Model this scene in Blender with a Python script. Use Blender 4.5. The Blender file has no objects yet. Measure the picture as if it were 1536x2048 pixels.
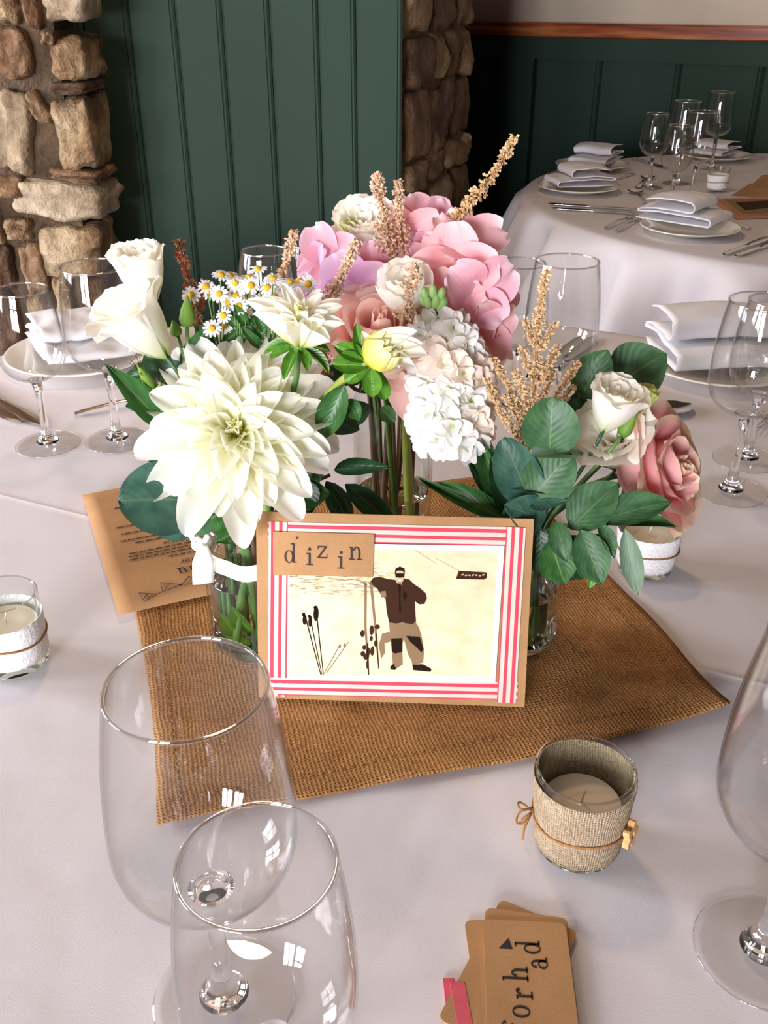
import bpy, bmesh, math, random
from mathutils import Vector, Matrix, noise, Euler

random.seed(7)
# ------------------------------------------------------------------ camera, light, exposure
scene = bpy.context.scene
COL = scene.collection
PITCH = math.radians(28.7)
FPX = 1930.0
TZ = 0.75            # height of the table tops
CAMZ = TZ + 0.49
cam_data = bpy.data.cameras.new('camera')
cam = bpy.data.objects.new('camera', cam_data)
COL.objects.link(cam)
cam.location = (0, 0, CAMZ)
cam.rotation_euler = (math.pi / 2 - PITCH, 0, 0)
cam_data.sensor_fit = 'VERTICAL'
cam_data.sensor_height = 24.0
cam_data.sensor_width = 18.0
cam_data.lens = FPX / 2048 * 24.0
cam_data.clip_start = 0.02
scene.camera = cam

scene.view_settings.view_transform = 'Standard'
scene.view_settings.look = 'None'
scene.view_settings.gamma = 1.0
scene.view_settings.use_curve_mapping = False
scene.view_settings.exposure = 1.02
scene.cycles.max_bounces = 24
scene.cycles.transmission_bounces = 24
scene.cycles.transparent_max_bounces = 16
scene.cycles.diffuse_bounces = 5
scene.cycles.sample_clamp_indirect = 40.0

world = bpy.data.worlds.new('daylight')
scene.world = world
world.use_nodes = True
world.node_tree.nodes['Background'].inputs[0].default_value = (0.75, 0.87, 1.0, 1)
world.node_tree.nodes['Background'].inputs[1].default_value = 1.0

# room extents
RX0, RX1, RY0, RY1, RZ = -3.0, 4.4, -3.0, 5.2, 2.75
DAY = (0.90, 0.90, 1.0)
WIN_BACK = [(-2.75, -1.85, 0.60, 1.95), (-1.65, -0.85, 0.60, 1.95)]   # x0,x1,z0,z1 in the wall behind
WIN_LEFT = [(-0.15, 0.65, 0.85, 2.15), (1.05, 1.8, 0.85, 2.15)]                          # y0,y1,z0,z1 in the left wall

def area(name, loc, rot, sx, sy, power, col):
    l = bpy.data.lights.new(name, 'AREA')
    l.shape = 'RECTANGLE'; l.size = sx; l.size_y = sy
    l.energy = power; l.color = col
    o = bpy.data.objects.new(name, l)
    o.location = loc; o.rotation_euler = rot
    COL.objects.link(o)
    return o
# daylight at the panes of the windows whose reflections (behind the camera) and shadows (from the left) the photograph shows
BACK_POWER = [74, 96]
LEFT_POWER = [26, 46]
pane = 0
for (x0, x1, z0, z1), pw in zip(WIN_BACK, BACK_POWER):
    xm = (x0 + x1) / 2
    for xa, xb in ((x0, xm - .03), (xm + .03, x1)):
        for za, zb in ((z0, (z0 + z1) / 2 - .03), ((z0 + z1) / 2 + .03, z1)):
            pane += 1
            area('window_back_pane_%d_offscreen' % pane, ((xa + xb) / 2, RY0 - 0.02, (za + zb) / 2), (math.pi / 2, 0, 0), xb - xa, zb - za, pw / 4, DAY)
pane = 0
for (y0, y1, z0, z1), pw in zip(WIN_LEFT, LEFT_POWER):
    ym = (y0 + y1) / 2
    for ya, yb in ((y0, ym - .03), (ym + .03, y1)):
        for za, zb in ((z0, (z0 + z1) / 2 - .03), ((z0 + z1) / 2 + .03, z1)):
            pane += 1
            area('window_left_pane_%d_offscreen' % pane, (RX0 - 0.02, (ya + yb) / 2, (za + zb) / 2), (math.pi / 2, 0, -math.pi / 2), yb - ya, zb - za, pw / 4, DAY)
# warm room lamp above the far edge of the table: the plate by the stone wall throws a blue shadow towards the camera
wl_ = bpy.data.lights.new('room_lamp_warm_offscreen', 'POINT')
wl_.energy = 16; wl_.color = (1, .70, .44); wl_.shadow_soft_size = .08
wo_ = bpy.data.objects.new('room_lamp_warm_offscreen', wl_)
wo_.location = (-.35, 1.75, 2.5)
COL.objects.link(wo_)

# ------------------------------------------------------------------ helpers
CP, SP = math.cos(PITCH), math.sin(PITCH)
def ray(px, py):
    u = (px - 768) / FPX; v = (py - 1024) / FPX
    return u, CP - v * SP, -(SP + v * CP)
def on(px, py, h=0.0):
    """world point seen at a photo position, h above the table top"""
    a, b, d = ray(px, py); t = (h - (CAMZ - TZ)) / d
    return Vector((a * t, b * t, TZ + h))
def at(px, py, Y):
    """world point seen at a photo position, at world depth Y"""
    a, b, d = ray(px, py); t = Y / b
    return Vector((a * t, Y, CAMZ + d * t))

def srgb(r, g=None, b=None):
    if g is None: r, g, b = r
    def f(c):
        c /= 255.0
        return c / 12.92 if c <= 0.04045 else ((c + 0.055) / 1.055) ** 2.4
    return (f(r), f(g), f(b), 1.0)

def tag(o, label, cat, group=None, kind=None):
    if label: o['label'] = label
    if cat: o['category'] = cat
    if group: o['group'] = group
    if kind: o['kind'] = kind
    return o

def thing(name, label, cat, loc=(0, 0, 0), rot=(0, 0, 0), group=None):
    o = bpy.data.objects.new(name, None)
    o.empty_display_size = 0.02
    o.location = loc; o.rotation_euler = rot
    COL.objects.link(o)
    return tag(o, label, cat, group)

def mk(name, verts, faces, mat, uvs=None, smooth=True):
    me = bpy.data.meshes.new(name)
    me.from_pydata([tuple(v) for v in verts], [], faces)
    if uvs is not None:
        l = me.uv_layers.new(name='UVMap')
        for p in me.polygons:
            for li, vi in zip(p.loop_indices, p.vertices):
                l.data[li].uv = uvs[vi]
    if smooth:
        me.polygons.foreach_set('use_smooth', [True] * len(me.polygons))
    if mat is not None: me.materials.append(mat)
    me.update()
    return me

def obj(name, me, parent=None, M=None, loc=None):
    o = bpy.data.objects.new(name, me)
    COL.objects.link(o)
    if parent is not None: o.parent = parent
    if M is not None: o.matrix_local = M
    if loc is not None: o.location = loc
    return o

def struct(o):
    o['kind'] = 'structure'
    return o

def tighten(prof, e=.0003, ang=16):
    """extra profile points beside corners so that curved glass keeps crisp, clean edges"""
    P_ = [Vector(p) for p in prof]; out = []
    for i, p in enumerate(P_):
        if 0 < i < len(P_) - 1:
            a, b = p - P_[i - 1], P_[i + 1] - p
            if a.length > 1e-7 and b.length > 1e-7 and a.angle(b) > math.radians(ang):
                if a.length > 3 * e: out.append(p - a.normalized() * e)
                out.append(p)
                if b.length > 3 * e: out.append(p + b.normalized() * e)
                continue
        out.append(p)
    return [(q.x, q.y) for q in out]

class G:
    """collects simple shapes into one mesh"""
    def __init__(s): s.v = []; s.f = []; s.uv = []
    def add(s, vs, fs, uv=None):
        n = len(s.v)
        s.v += [tuple(v) for v in vs]
        s.f += [tuple(i + n for i in f) for f in fs]
        s.uv += uv if uv else [(0, 0)] * len(vs)
    def box(s, a, b):
        x0, y0, z0 = a; x1, y1, z1 = b
        s.add([(x0, y0, z0), (x1, y0, z0), (x1, y1, z0), (x0, y1, z0), (x0, y0, z1), (x1, y0, z1), (x1, y1, z1), (x0, y1, z1)],
              [(0, 3, 2, 1), (4, 5, 6, 7), (0, 1, 5, 4), (1, 2, 6, 5), (2, 3, 7, 6), (3, 0, 4, 7)])
    def tube(s, pts, rad, n=8, cap=True):
        pts = [Vector(p) for p in pts]
        rr = rad if isinstance(rad, (list, tuple)) else [rad] * len(pts)
        ref = Vector((0.31, 0.17, 0.93)).normalized()
        vs = []; uv = []
        for i, p in enumerate(pts):
            d = (pts[min(i + 1, len(pts) - 1)] - pts[max(i - 1, 0)])
            if d.length < 1e-9: d = Vector((0, 0, 1))
            d.normalize()
            a = d.cross(ref)
            if a.length < 1e-3: a = d.cross(Vector((1, 0, 0)))
            a.normalize(); b = d.cross(a)
            for k in range(n):
                t = 2 * math.pi * k / n
                vs.append(p + (a * math.cos(t) + b * math.sin(t)) * rr[i]); uv.append((k / n, i / max(1, len(pts) - 1)))
        fs = []
        for i in range(len(pts) - 1):
            for k in range(n):
                fs.append((i * n + k, i * n + (k + 1) % n, (i + 1) * n + (k + 1) % n, (i + 1) * n + k))
        if cap:
            fs.append(tuple(range(n - 1, -1, -1))); m = (len(pts) - 1) * n; fs.append(tuple(range(m, m + n)))
        s.add(vs, fs, uv)
    def lathe(s, prof, n=48, tight=False):
        if tight: prof = tighten(prof)
        vs = []; fs = []; rings = []; uv = []
        for i, (r, z) in enumerate(prof):
            if r < 1e-6:
                rings.append([len(vs)]); vs.append((0, 0, z)); uv.append((0, i / len(prof)))
            else:
                rings.append(list(range(len(vs), len(vs) + n)))
                for k in range(n):
                    t = 2 * math.pi * k / n
                    vs.append((r * math.cos(t), r * math.sin(t), z)); uv.append((k / n, i / len(prof)))
        for A, B in zip(rings, rings[1:]):
            if len(A) == 1 and len(B) == 1: continue
            for k in range(n):
                k2 = (k + 1) % n
                if len(A) == 1: fs.append((A[0], B[k2], B[k]))
                elif len(B) == 1: fs.append((A[k], A[k2], B[0]))
                else: fs.append((A[k], A[k2], B[k2], B[k]))
        s.add(vs, fs, uv)
    def poly(s, pts, z0, z1=None):
        n = len(pts)
        if z1 is None:
            s.add([(x, y, z0) for x, y in pts], [tuple(range(n))]); return
        s.add([(x, y, z0) for x, y in pts] + [(x, y, z1) for x, y in pts],
              [tuple(range(n - 1, -1, -1)), tuple(range(n, 2 * n))] + [(i, (i + 1) % n, n + (i + 1) % n, n + i) for i in range(n)])
    def mesh(s, name, mat, smooth=True, fix=True, angle=None):
        me = mk(name, s.v, s.f, mat, s.uv, smooth)
        if fix:
            bm = bmesh.new(); bm.from_mesh(me); bmesh.ops.recalc_face_normals(bm, faces=bm.faces); bm.to_mesh(me); bm.free()
        if angle is not None:
            try: me.set_sharp_from_angle(angle=angle)
            except Exception: pass
        return me
    def obj(s, name, mat, parent=None, smooth=True, M=None, angle=None, loc=None):
        return obj(name, s.mesh(name, mat, smooth, angle=angle), parent, M, loc)

def bez(p0, p1, p2, n=10):
    p0, p1, p2 = Vector(p0), Vector(p1), Vector(p2)
    return [(1 - t) ** 2 * p0 + 2 * t * (1 - t) * p1 + t * t * p2 for t in [i / n for i in range(n + 1)]]

def frame(z, xhint=Vector((1, 0, 0))):
    """rotation whose local Z points along z"""
    z = Vector(z).normalized()
    x = Vector(xhint) - z * Vector(xhint).dot(z)
    if x.length < 1e-4:
        x = Vector((0, 1, 0)) - z * z.y
    x.normalize(); y = z.cross(x)
    return Matrix((x, y, z)).transposed().to_4x4()

def ellipse_pts(cx, cy, rx, ry, n=20, a0=0, a1=2 * math.pi):
    return [(cx + rx * math.cos(a0 + (a1 - a0) * i / n), cy + ry * math.sin(a0 + (a1 - a0) * i / n)) for i in range(n)]

# ------------------------------------------------------------------ materials
def new_mat(name):
    m = bpy.data.materials.new(name); m.use_nodes = True
    nt = m.node_tree; b = nt.nodes['Principled BSDF']
    return m, nt, b
def N(nt, t, **kw):
    n = nt.nodes.new(t)
    for k, v in kw.items(): setattr(n, k, v)
    return n
def ramp(nt, stops, interp='LINEAR'):
    r = N(nt, 'ShaderNodeValToRGB'); cr = r.color_ramp; cr.interpolation = interp
    while len(cr.elements) < len(stops): cr.elements.new(0.5)
    for e, (p, c) in zip(cr.elements, stops): e.position = p; e.color = c if len(c) == 4 else (*c, 1)
    return r
def bump(nt, b, height_socket, strength, dist=0.001):
    n = N(nt, 'ShaderNodeBump'); n.inputs['Strength'].default_value = strength; n.inputs['Distance'].default_value = dist
    nt.links.new(height_socket, n.inputs['Height']); nt.links.new(n.outputs[0], b.inputs['Normal'])
    return n
def plain(name, col, rough=0.5, metal=0.0, nscale=0, namount=0.0, bstr=0.0, bdist=0.001, spec=None, coat=0, sheen=0):
    m, nt, b = new_mat(name)
    b.inputs['Base Color'].default_value = col
    b.inputs['Roughness'].default_value = rough; b.inputs['Metallic'].default_value = metal
    if spec is not None: b.inputs['Specular IOR Level'].default_value = spec
    if coat: b.inputs['Coat Weight'].default_value = coat
    if nscale:
        tc = N(nt, 'ShaderNodeTexCoord'); no = N(nt, 'ShaderNodeTexNoise'); no.inputs['Scale'].default_value = nscale
        no.inputs['Detail'].default_value = 6
        nt.links.new(tc.outputs['Object'], no.inputs['Vector'])
        r = ramp(nt, [(0.3, tuple(c * (1 - namount) for c in col[:3]) + (1,)), (0.7, tuple(min(1, c * (1 + namount)) for c in col[:3]) + (1,))])
        nt.links.new(no.outputs['Fac'], r.inputs[0]); nt.links.new(r.outputs[0], b.inputs['Base Color'])
        if bstr: bump(nt, b, no.outputs['Fac'], bstr, bdist)
    return m

def petal_mat(name, stops, transl=0.35, rough=0.55, vein=0.1, tcol=None):
    m, nt, b = new_mat(name)
    uv = N(nt, 'ShaderNodeUVMap'); sep = N(nt, 'ShaderNodeSeparateXYZ')
    nt.links.new(uv.outputs[0], sep.inputs[0])
    no = N(nt, 'ShaderNodeTexNoise'); no.inputs['Scale'].default_value = 60
    tc = N(nt, 'ShaderNodeTexCoord'); nt.links.new(tc.outputs['Object'], no.inputs['Vector'])
    ma = N(nt, 'ShaderNodeMath', operation='MULTIPLY_ADD'); ma.inputs[1].default_value = 0.12; 
    nt.links.new(no.outputs['Fac'], ma.inputs[0]); nt.links.new(sep.outputs['Y'], ma.inputs[2])
    sb = N(nt, 'ShaderNodeMath', operation='SUBTRACT'); sb.inputs[1].default_value = 0.06; nt.links.new(ma.outputs[0], sb.inputs[0])
    r = ramp(nt, stops); nt.links.new(sb.outputs[0], r.inputs[0])
    nt.links.new(r.outputs[0], b.inputs['Base Color'])
    b.inputs['Roughness'].default_value = rough
    b.inputs['Specular IOR Level'].default_value = 0.3
    if vein:
        w = N(nt, 'ShaderNodeMath', operation='SINE'); mu = N(nt, 'ShaderNodeMath', operation='MULTIPLY'); mu.inputs[1].default_value = 70
        nt.links.new(sep.outputs['X'], mu.inputs[0]); nt.links.new(mu.outputs[0], w.inputs[0])
        bump(nt, b, w.outputs[0], vein, 0.0004)
    if transl:
        t = N(nt, 'ShaderNodeBsdfTranslucent'); mx = N(nt, 'ShaderNodeMixShader'); mx.inputs[0].default_value = transl
        nt.links.new(r.outputs[0], t.inputs[0])
        nt.links.new(b.outputs[0], mx.inputs[1]); nt.links.new(t.outputs[0], mx.inputs[2])
        nt.links.new(mx.outputs[0], nt.nodes['Material Output'].inputs[0])
    return m

def leaf_mat(name, c1, c2, rib, rough=0.45, transl=0.15, ribw=0.03, spec=0.4):
    m, nt, b = new_mat(name)
    uv = N(nt, 'ShaderNodeUVMap'); sep = N(nt, 'ShaderNodeSeparateXYZ'); nt.links.new(uv.outputs[0], sep.inputs[0])
    tc = N(nt, 'ShaderNodeTexCoord'); no = N(nt, 'ShaderNodeTexNoise'); no.inputs['Scale'].default_value = 4; no.inputs['Detail'].default_value = 5
    nt.links.new(tc.outputs['Object'], no.inputs['Vector'])
    r = ramp(nt, [(0.3, c1), (0.7, c2)]); nt.links.new(no.outputs['Fac'], r.inputs[0])
    d = N(nt, 'ShaderNodeMath', operation='SUBTRACT'); d.inputs[1].default_value = 0.5; nt.links.new(sep.outputs['X'], d.inputs[0])
    ab = N(nt, 'ShaderNodeMath', operation='ABSOLUTE'); nt.links.new(d.outputs[0], ab.inputs[0])
    # side veins
    ad = N(nt, 'ShaderNodeMath', operation='MULTIPLY_ADD'); ad.inputs[1].default_value = -0.9
    nt.links.new(ab.outputs[0], ad.inputs[0]); nt.links.new(sep.outputs['Y'], ad.inputs[2])
    mu = N(nt, 'ShaderNodeMath', operation='MULTIPLY'); mu.inputs[1].default_value = 50; nt.links.new(ad.outputs[0], mu.inputs[0])
    si = N(nt, 'ShaderNodeMath', operation='SINE'); nt.links.new(mu.outputs[0], si.inputs[0])
    rr = ramp(nt, [(0.0, (1, 1, 1, 1)), (ribw, (0, 0, 0, 1))]); nt.links.new(ab.outputs[0], rr.inputs[0])
    mx = N(nt, 'ShaderNodeMixRGB'); mx.inputs[2].default_value = rib
    nt.links.new(rr.outputs[0], mx.inputs[0]); nt.links.new(r.outputs[0], mx.inputs[1])
    nt.links.new(mx.outputs[0], b.inputs['Base Color'])
    b.inputs['Roughness'].default_value = rough; b.inputs['Specular IOR Level'].default_value = spec
    bump(nt, b, si.outputs[0], 0.12, 0.0006)
    t = N(nt, 'ShaderNodeBsdfTranslucent'); ms = N(nt, 'ShaderNodeMixShader'); ms.inputs[0].default_value = transl
    nt.links.new(mx.outputs[0], t.inputs[0]); nt.links.new(b.outputs[0], ms.inputs[1]); nt.links.new(t.outputs[0], ms.inputs[2])
    nt.links.new(ms.outputs[0], nt.nodes['Material Output'].inputs[0])
    return m

def glass(name, col=(1, 1, 1, 1), ior=1.48, rough=0.0):
    m, nt, b = new_mat(name)
    g = N(nt, 'ShaderNodeBsdfGlass'); g.inputs['Color'].default_value = col; g.inputs['IOR'].default_value = ior; g.inputs['Roughness'].default_value = rough
    nt.links.new(g.outputs[0], nt.nodes['Material Output'].inputs[0])
    return m

def thin_glass(name, col=(1, 1, 1, 1), f0=.04):
    """thin clear wall: light passes straight through, reflection rises towards grazing angles"""
    m, nt, b = new_mat(name)
    lw = N(nt, 'ShaderNodeLayerWeight'); lw.inputs['Blend'].default_value = .5
    pw = N(nt, 'ShaderNodeMath', operation='POWER'); pw.inputs[1].default_value = 4.2; nt.links.new(lw.outputs['Facing'], pw.inputs[0])
    ma = N(nt, 'ShaderNodeMath', operation='MULTIPLY_ADD'); ma.inputs[1].default_value = 1 - f0; ma.inputs[2].default_value = f0; nt.links.new(pw.outputs[0], ma.inputs[0])
    t = N(nt, 'ShaderNodeBsdfTransparent'); t.inputs[0].default_value = col
    g = N(nt, 'ShaderNodeBsdfGlossy'); g.inputs['Roughness'].default_value = 0.0
    mx = N(nt, 'ShaderNodeMixShader'); nt.links.new(ma.outputs[0], mx.inputs[0]); nt.links.new(t.outputs[0], mx.inputs[1]); nt.links.new(g.outputs[0], mx.inputs[2])
    nt.links.new(mx.outputs[0], nt.nodes['Material Output'].inputs[0])
    return m

def weave(name, dark, light, pitch, hole=0.35, coord='Object', bstr=1.0, bdist=0.0012, scale_xyz=None, vary=18):
    """woven jute: crossing threads with dark gaps"""
    m, nt, b = new_mat(name)
    tc = N(nt, 'ShaderNodeTexCoord'); mp = N(nt, 'ShaderNodeMapping')
    if scale_xyz: mp.inputs['Scale'].default_value = scale_xyz
    nt.links.new(tc.outputs[coord], mp.inputs[0])
    nz = N(nt, 'ShaderNodeTexNoise'); nz.inputs['Scale'].default_value = 25; nt.links.new(mp.outputs[0], nz.inputs['Vector'])
    sc = N(nt, 'ShaderNodeVectorMath', operation='SCALE'); sc.inputs['Scale'].default_value = 0.008
    nt.links.new(nz.outputs['Color'], sc.inputs[0])
    ad = N(nt, 'ShaderNodeVectorMath', operation='ADD'); nt.links.new(mp.outputs[0], ad.inputs[0]); nt.links.new(sc.outputs[0], ad.inputs[1])
    sp = N(nt, 'ShaderNodeSeparateXYZ'); nt.links.new(ad.outputs[0], sp.inputs[0])
    outs = []
    for ax in 'XY':
        mu = N(nt, 'ShaderNodeMath', operation='MULTIPLY'); mu.inputs[1].default_value = math.pi / pitch; nt.links.new(sp.outputs[ax], mu.inputs[0])
        si = N(nt, 'ShaderNodeMath', operation='SINE'); nt.links.new(mu.outputs[0], si.inputs[0]); outs.append(si)
    pr = N(nt, 'ShaderNodeMath', operation='MULTIPLY'); nt.links.new(outs[0].outputs[0], pr.inputs[0]); nt.links.new(outs[1].outputs[0], pr.inputs[1])
    ab = []
    for o in outs:
        a = N(nt, 'ShaderNodeMath', operation='ABSOLUTE'); nt.links.new(o.outputs[0], a.inputs[0]); ab.append(a)
    mx = N(nt, 'ShaderNodeMath', operation='MAXIMUM'); nt.links.new(ab[0].outputs[0], mx.inputs[0]); nt.links.new(ab[1].outputs[0], mx.inputs[1])
    pa = N(nt, 'ShaderNodeMath', operation='ABSOLUTE'); nt.links.new(pr.outputs[0], pa.inputs[0])
    n2 = N(nt, 'ShaderNodeTexNoise'); n2.inputs['Scale'].default_value = vary; n2.inputs['Detail'].default_value = 8; nt.links.new(mp.outputs[0], n2.inputs['Vector'])
    n3 = N(nt, 'ShaderNodeTexNoise'); n3.inputs['Scale'].default_value = 420; nt.links.new(mp.outputs[0], n3.inputs['Vector'])
    av = N(nt, 'ShaderNodeMath', operation='ADD'); nt.links.new(n2.outputs['Fac'], av.inputs[0]); nt.links.new(n3.outputs['Fac'], av.inputs[1])
    r = ramp(nt, [(0.35, dark), (0.65, light)])
    hv = N(nt, 'ShaderNodeMath', operation='MULTIPLY'); hv.inputs[1].default_value = 0.5; nt.links.new(av.outputs[0], hv.inputs[0])
    nt.links.new(hv.outputs[0], r.inputs[0])
    nt.links.new(r.outputs[0], b.inputs['Base Color'])
    b.inputs['Roughness'].default_value = 0.9; b.inputs['Specular IOR Level'].default_value = 0.15
    bump(nt, b, mx.outputs[0], bstr, bdist)
    return m

def kraft(name, c):
    m, nt, b = new_mat(name)
    tc = N(nt, 'ShaderNodeTexCoord'); n1 = N(nt, 'ShaderNodeTexNoise'); n1.inputs['Scale'].default_value = 900; n1.inputs['Detail'].default_value = 4
    n2 = N(nt, 'ShaderNodeTexNoise'); n2.inputs['Scale'].default_value = 20
    nt.links.new(tc.outputs['Object'], n1.inputs[0]); nt.links.new(tc.outputs['Object'], n2.inputs[0])
    a = N(nt, 'ShaderNodeMath', operation='ADD'); nt.links.new(n1.outputs['Fac'], a.inputs[0]); nt.links.new(n2.outputs['Fac'], a.inputs[1])
    h = N(nt, 'ShaderNodeMath', operation='MULTIPLY'); h.inputs[1].default_value = .5; nt.links.new(a.outputs[0], h.inputs[0])
    r = ramp(nt, [(.35, tuple(x * .84 for x in c[:3]) + (1,)), (.65, tuple(x * 1.1 for x in c[:3]) + (1,))])
    nt.links.new(h.outputs[0], r.inputs[0]); nt.links.new(r.outputs[0], b.inputs['Base Color'])
    b.inputs['Roughness'].default_value = .8; b.inputs['Specular IOR Level'].default_value = .2
    return m

def stone_mat(name, stops, scale=9, bstr=0.7):
    m, nt, b = new_mat(name)
    tc = N(nt, 'ShaderNodeTexCoord'); oi = N(nt, 'ShaderNodeObjectInfo')
    ad = N(nt, 'ShaderNodeVectorMath', operation='ADD')
    sc = N(nt, 'ShaderNodeVectorMath', operation='SCALE'); sc.inputs['Scale'].default_value = 40
    cx = N(nt, 'ShaderNodeCombineXYZ'); 
    for i in range(3): nt.links.new(oi.outputs['Random'], cx.inputs[i])
    nt.links.new(cx.outputs[0], sc.inputs[0]); nt.links.new(tc.outputs['Object'], ad.inputs[0]); nt.links.new(sc.outputs[0], ad.inputs[1])
    n1 = N(nt, 'ShaderNodeTexNoise'); n1.inputs['Scale'].default_value = scale; n1.inputs['Detail'].default_value = 10; n1.inputs['Roughness'].default_value = .65
    n2 = N(nt, 'ShaderNodeTexNoise'); n2.inputs['Scale'].default_value = scale * 4; n2.inputs['Detail'].default_value = 8
    nt.links.new(ad.outputs[0], n1.inputs[0]); nt.links.new(ad.outputs[0], n2.inputs[0])
    of = N(nt, 'ShaderNodeMath', operation='MULTIPLY_ADD'); of.inputs[1].default_value = .3; of.inputs[2].default_value = -.15
    nt.links.new(oi.outputs['Random'], of.inputs[0])
    a = N(nt, 'ShaderNodeMath', operation='ADD'); nt.links.new(n1.outputs['Fac'], a.inputs[0]); nt.links.new(of.outputs[0], a.inputs[1])
    r = ramp(nt, stops); nt.links.new(a.outputs[0], r.inputs[0])
    nt.links.new(r.outputs[0], b.inputs['Base Color'])
    b.inputs['Roughness'].default_value = .8
    s = N(nt, 'ShaderNodeMath', operation='ADD'); nt.links.new(n1.outputs['Fac'], s.inputs[0]); nt.links.new(n2.outputs['Fac'], s.inputs[1])
    vo = N(nt, 'ShaderNodeTexVoronoi'); vo.inputs['Scale'].default_value = scale * 2.2; nt.links.new(ad.outputs[0], vo.inputs['Vector'])
    s2 = N(nt, 'ShaderNodeMath', operation='MULTIPLY_ADD'); s2.inputs[1].default_value = .5; nt.links.new(vo.outputs['Distance'], s2.inputs[0]); nt.links.new(s.outputs[0], s2.inputs[2])
    bump(nt, b, s2.outputs[0], bstr, .035)
    return m

def cloth_mat(name, col, creases=(), wrinkle=0.25):
    m, nt, b = new_mat(name)
    b.inputs['Base Color'].default_value = col; b.inputs['Roughness'].default_value = .75; b.inputs['Specular IOR Level'].default_value = .25
    tc = N(nt, 'ShaderNodeTexCoord')
    n1 = N(nt, 'ShaderNodeTexNoise'); n1.inputs['Scale'].default_value = 5; n1.inputs['Detail'].default_value = 3
    nt.links.new(tc.outputs['Object'], n1.inputs[0])
    n2 = N(nt, 'ShaderNodeTexNoise'); n2.inputs['Scale'].default_value = 900
    nt.links.new(tc.outputs['Object'], n2.inputs[0])
    h = N(nt, 'ShaderNodeMath', operation='MULTIPLY_ADD'); h.inputs[1].default_value = .012; nt.links.new(n2.outputs['Fac'], h.inputs[0]); nt.links.new(n1.outputs['Fac'], h.inputs[2])
    cur = h.outputs[0]
    sp = N(nt, 'ShaderNodeSeparateXYZ'); nt.links.new(tc.outputs['Object'], sp.inputs[0])
    for (nx, ny, c, amp) in creases:      # pressed fold lines  nx*x+ny*y=c
        m1 = N(nt, 'ShaderNodeMath', operation='MULTIPLY_ADD'); m1.inputs[1].default_value = nx; m1.inputs[2].default_value = -c
        nt.links.new(sp.outputs['X'], m1.inputs[0])
        m2 = N(nt, 'ShaderNodeMath', operation='MULTIPLY_ADD'); m2.inputs[1].default_value = ny
        nt.links.new(sp.outputs['Y'], m2.inputs[0]); nt.links.new(m1.outputs[0], m2.inputs[2])
        a = N(nt, 'ShaderNodeMath', operation='ABSOLUTE'); nt.links.new(m2.outputs[0], a.inputs[0])
        rr = ramp(nt, [(0, (1, 1, 1, 1)), (.005, (0, 0, 0, 1))]); nt.links.new(a.outputs[0], rr.inputs[0])
        ad = N(nt, 'ShaderNodeMath', operation='MULTIPLY_ADD'); ad.inputs[1].default_value = amp
        nt.links.new(rr.outputs[0], ad.inputs[0]); nt.links.new(cur, ad.inputs[2]); cur = ad.outputs[0]
    bump(nt, b, cur, wrinkle, .02)
    return m

M = {}
M['cloth'] = cloth_mat('white_tablecloth', srgb(220, 215, 216), creases=[(.41, .912, .032, .14), (-.912, .41, -.42, .08)])
M['cloth_far'] = cloth_mat('white_tablecloth_far', srgb(220, 215, 216), creases=[(.3, .95, .1, .1)])
M['napkin'] = cloth_mat('white_napkin', srgb(235, 234, 236), wrinkle=.12)
M['burlap'] = weave('burlap', srgb(140, 94, 50), srgb(192, 144, 90), 0.0030, hole=.46)
M['burlap_wrap'] = weave('burlap_wrap', srgb(150, 128, 100), srgb(200, 180, 150), 0.0016, hole=.45, coord='UV', scale_xyz=(.19, .055, 1))
M['kraft'] = kraft('kraft_card', srgb(178, 136, 92))
M['kraft_dark'] = M['kraft']
M['kraft_tag'] = M['kraft']
M['ink'] = plain('stamp_ink', srgb(58, 44, 38), .8)
M['ink_black'] = plain('print_ink', srgb(40, 30, 26), .8)
M['glass'] = glass('clear_glass', (1, 1, 1, 1), 1.45)
M['thin'] = thin_glass('thin_clear_glass', (.985, .985, .98, 1))
M['foot'] = thin_glass('thin_foot_glass', (.995, .995, .99, 1), .02)
M['rim'] = thin_glass('polished_rim', (1, 1, 1, 1), .42)
M['thin_jar'] = thin_glass('thin_jar_glass', (.97, .985, .975, 1))
M['jar_glass'] = glass('jar_glass', (.97, .99, .98, 1), 1.45)
M['votive_glass'] = glass('votive_glass', (.96, .98, .96, 1), 1.45)
M['water'] = glass('water', (.99, 1, .985, 1), 1.33)
M['steel'] = plain('cutlery_steel', (.62, .60, .58, 1), .14, 1.0)
M['china'] = plain('cream_china', srgb(236, 230, 216), .18, coat=.5)
M['wax'] = plain('candle_wax', srgb(250, 236, 214), .5)
M['wax'].node_tree.nodes['Principled BSDF'].inputs['Subsurface Weight'].default_value = .25
M['wax'].node_tree.nodes['Principled BSDF'].inputs['Subsurface Radius'].default_value = (.02, .012, .006)
M['lace'] = plain('white_lace', srgb(240, 238, 236), .85, nscale=420, namount=.12, bstr=.8, bdist=.0012)
M['twine'] = plain('jute_twine', srgb(150, 104, 56), .9, nscale=300, namount=.3)
M['wick'] = plain('wick', srgb(230, 220, 200), .9)
M['wood_star'] = plain('pale_wood', srgb(222, 172, 108), .6, nscale=60, namount=.15)
M['pink_ribbon'] = plain('pink_ribbon', srgb(206, 84, 98), .7, nscale=200, namount=.1)
M['satin'] = plain('ivory_satin', srgb(226, 226, 214), .4, spec=.5)
M['green_paint'] = plain('green_paint', srgb(49, 68, 57), .65, nscale=3, namount=.06, bstr=.1, bdist=.004, spec=.15)
M['green_dark'] = M['green_paint']      # one paint on panel, wainscot and beam
M['green_rail'] = M['green_paint']
M['plaster'] = plain('cream_plaster', srgb(214, 198, 174), .9, nscale=6, namount=.05, bstr=.3, bdist=.004)
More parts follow.
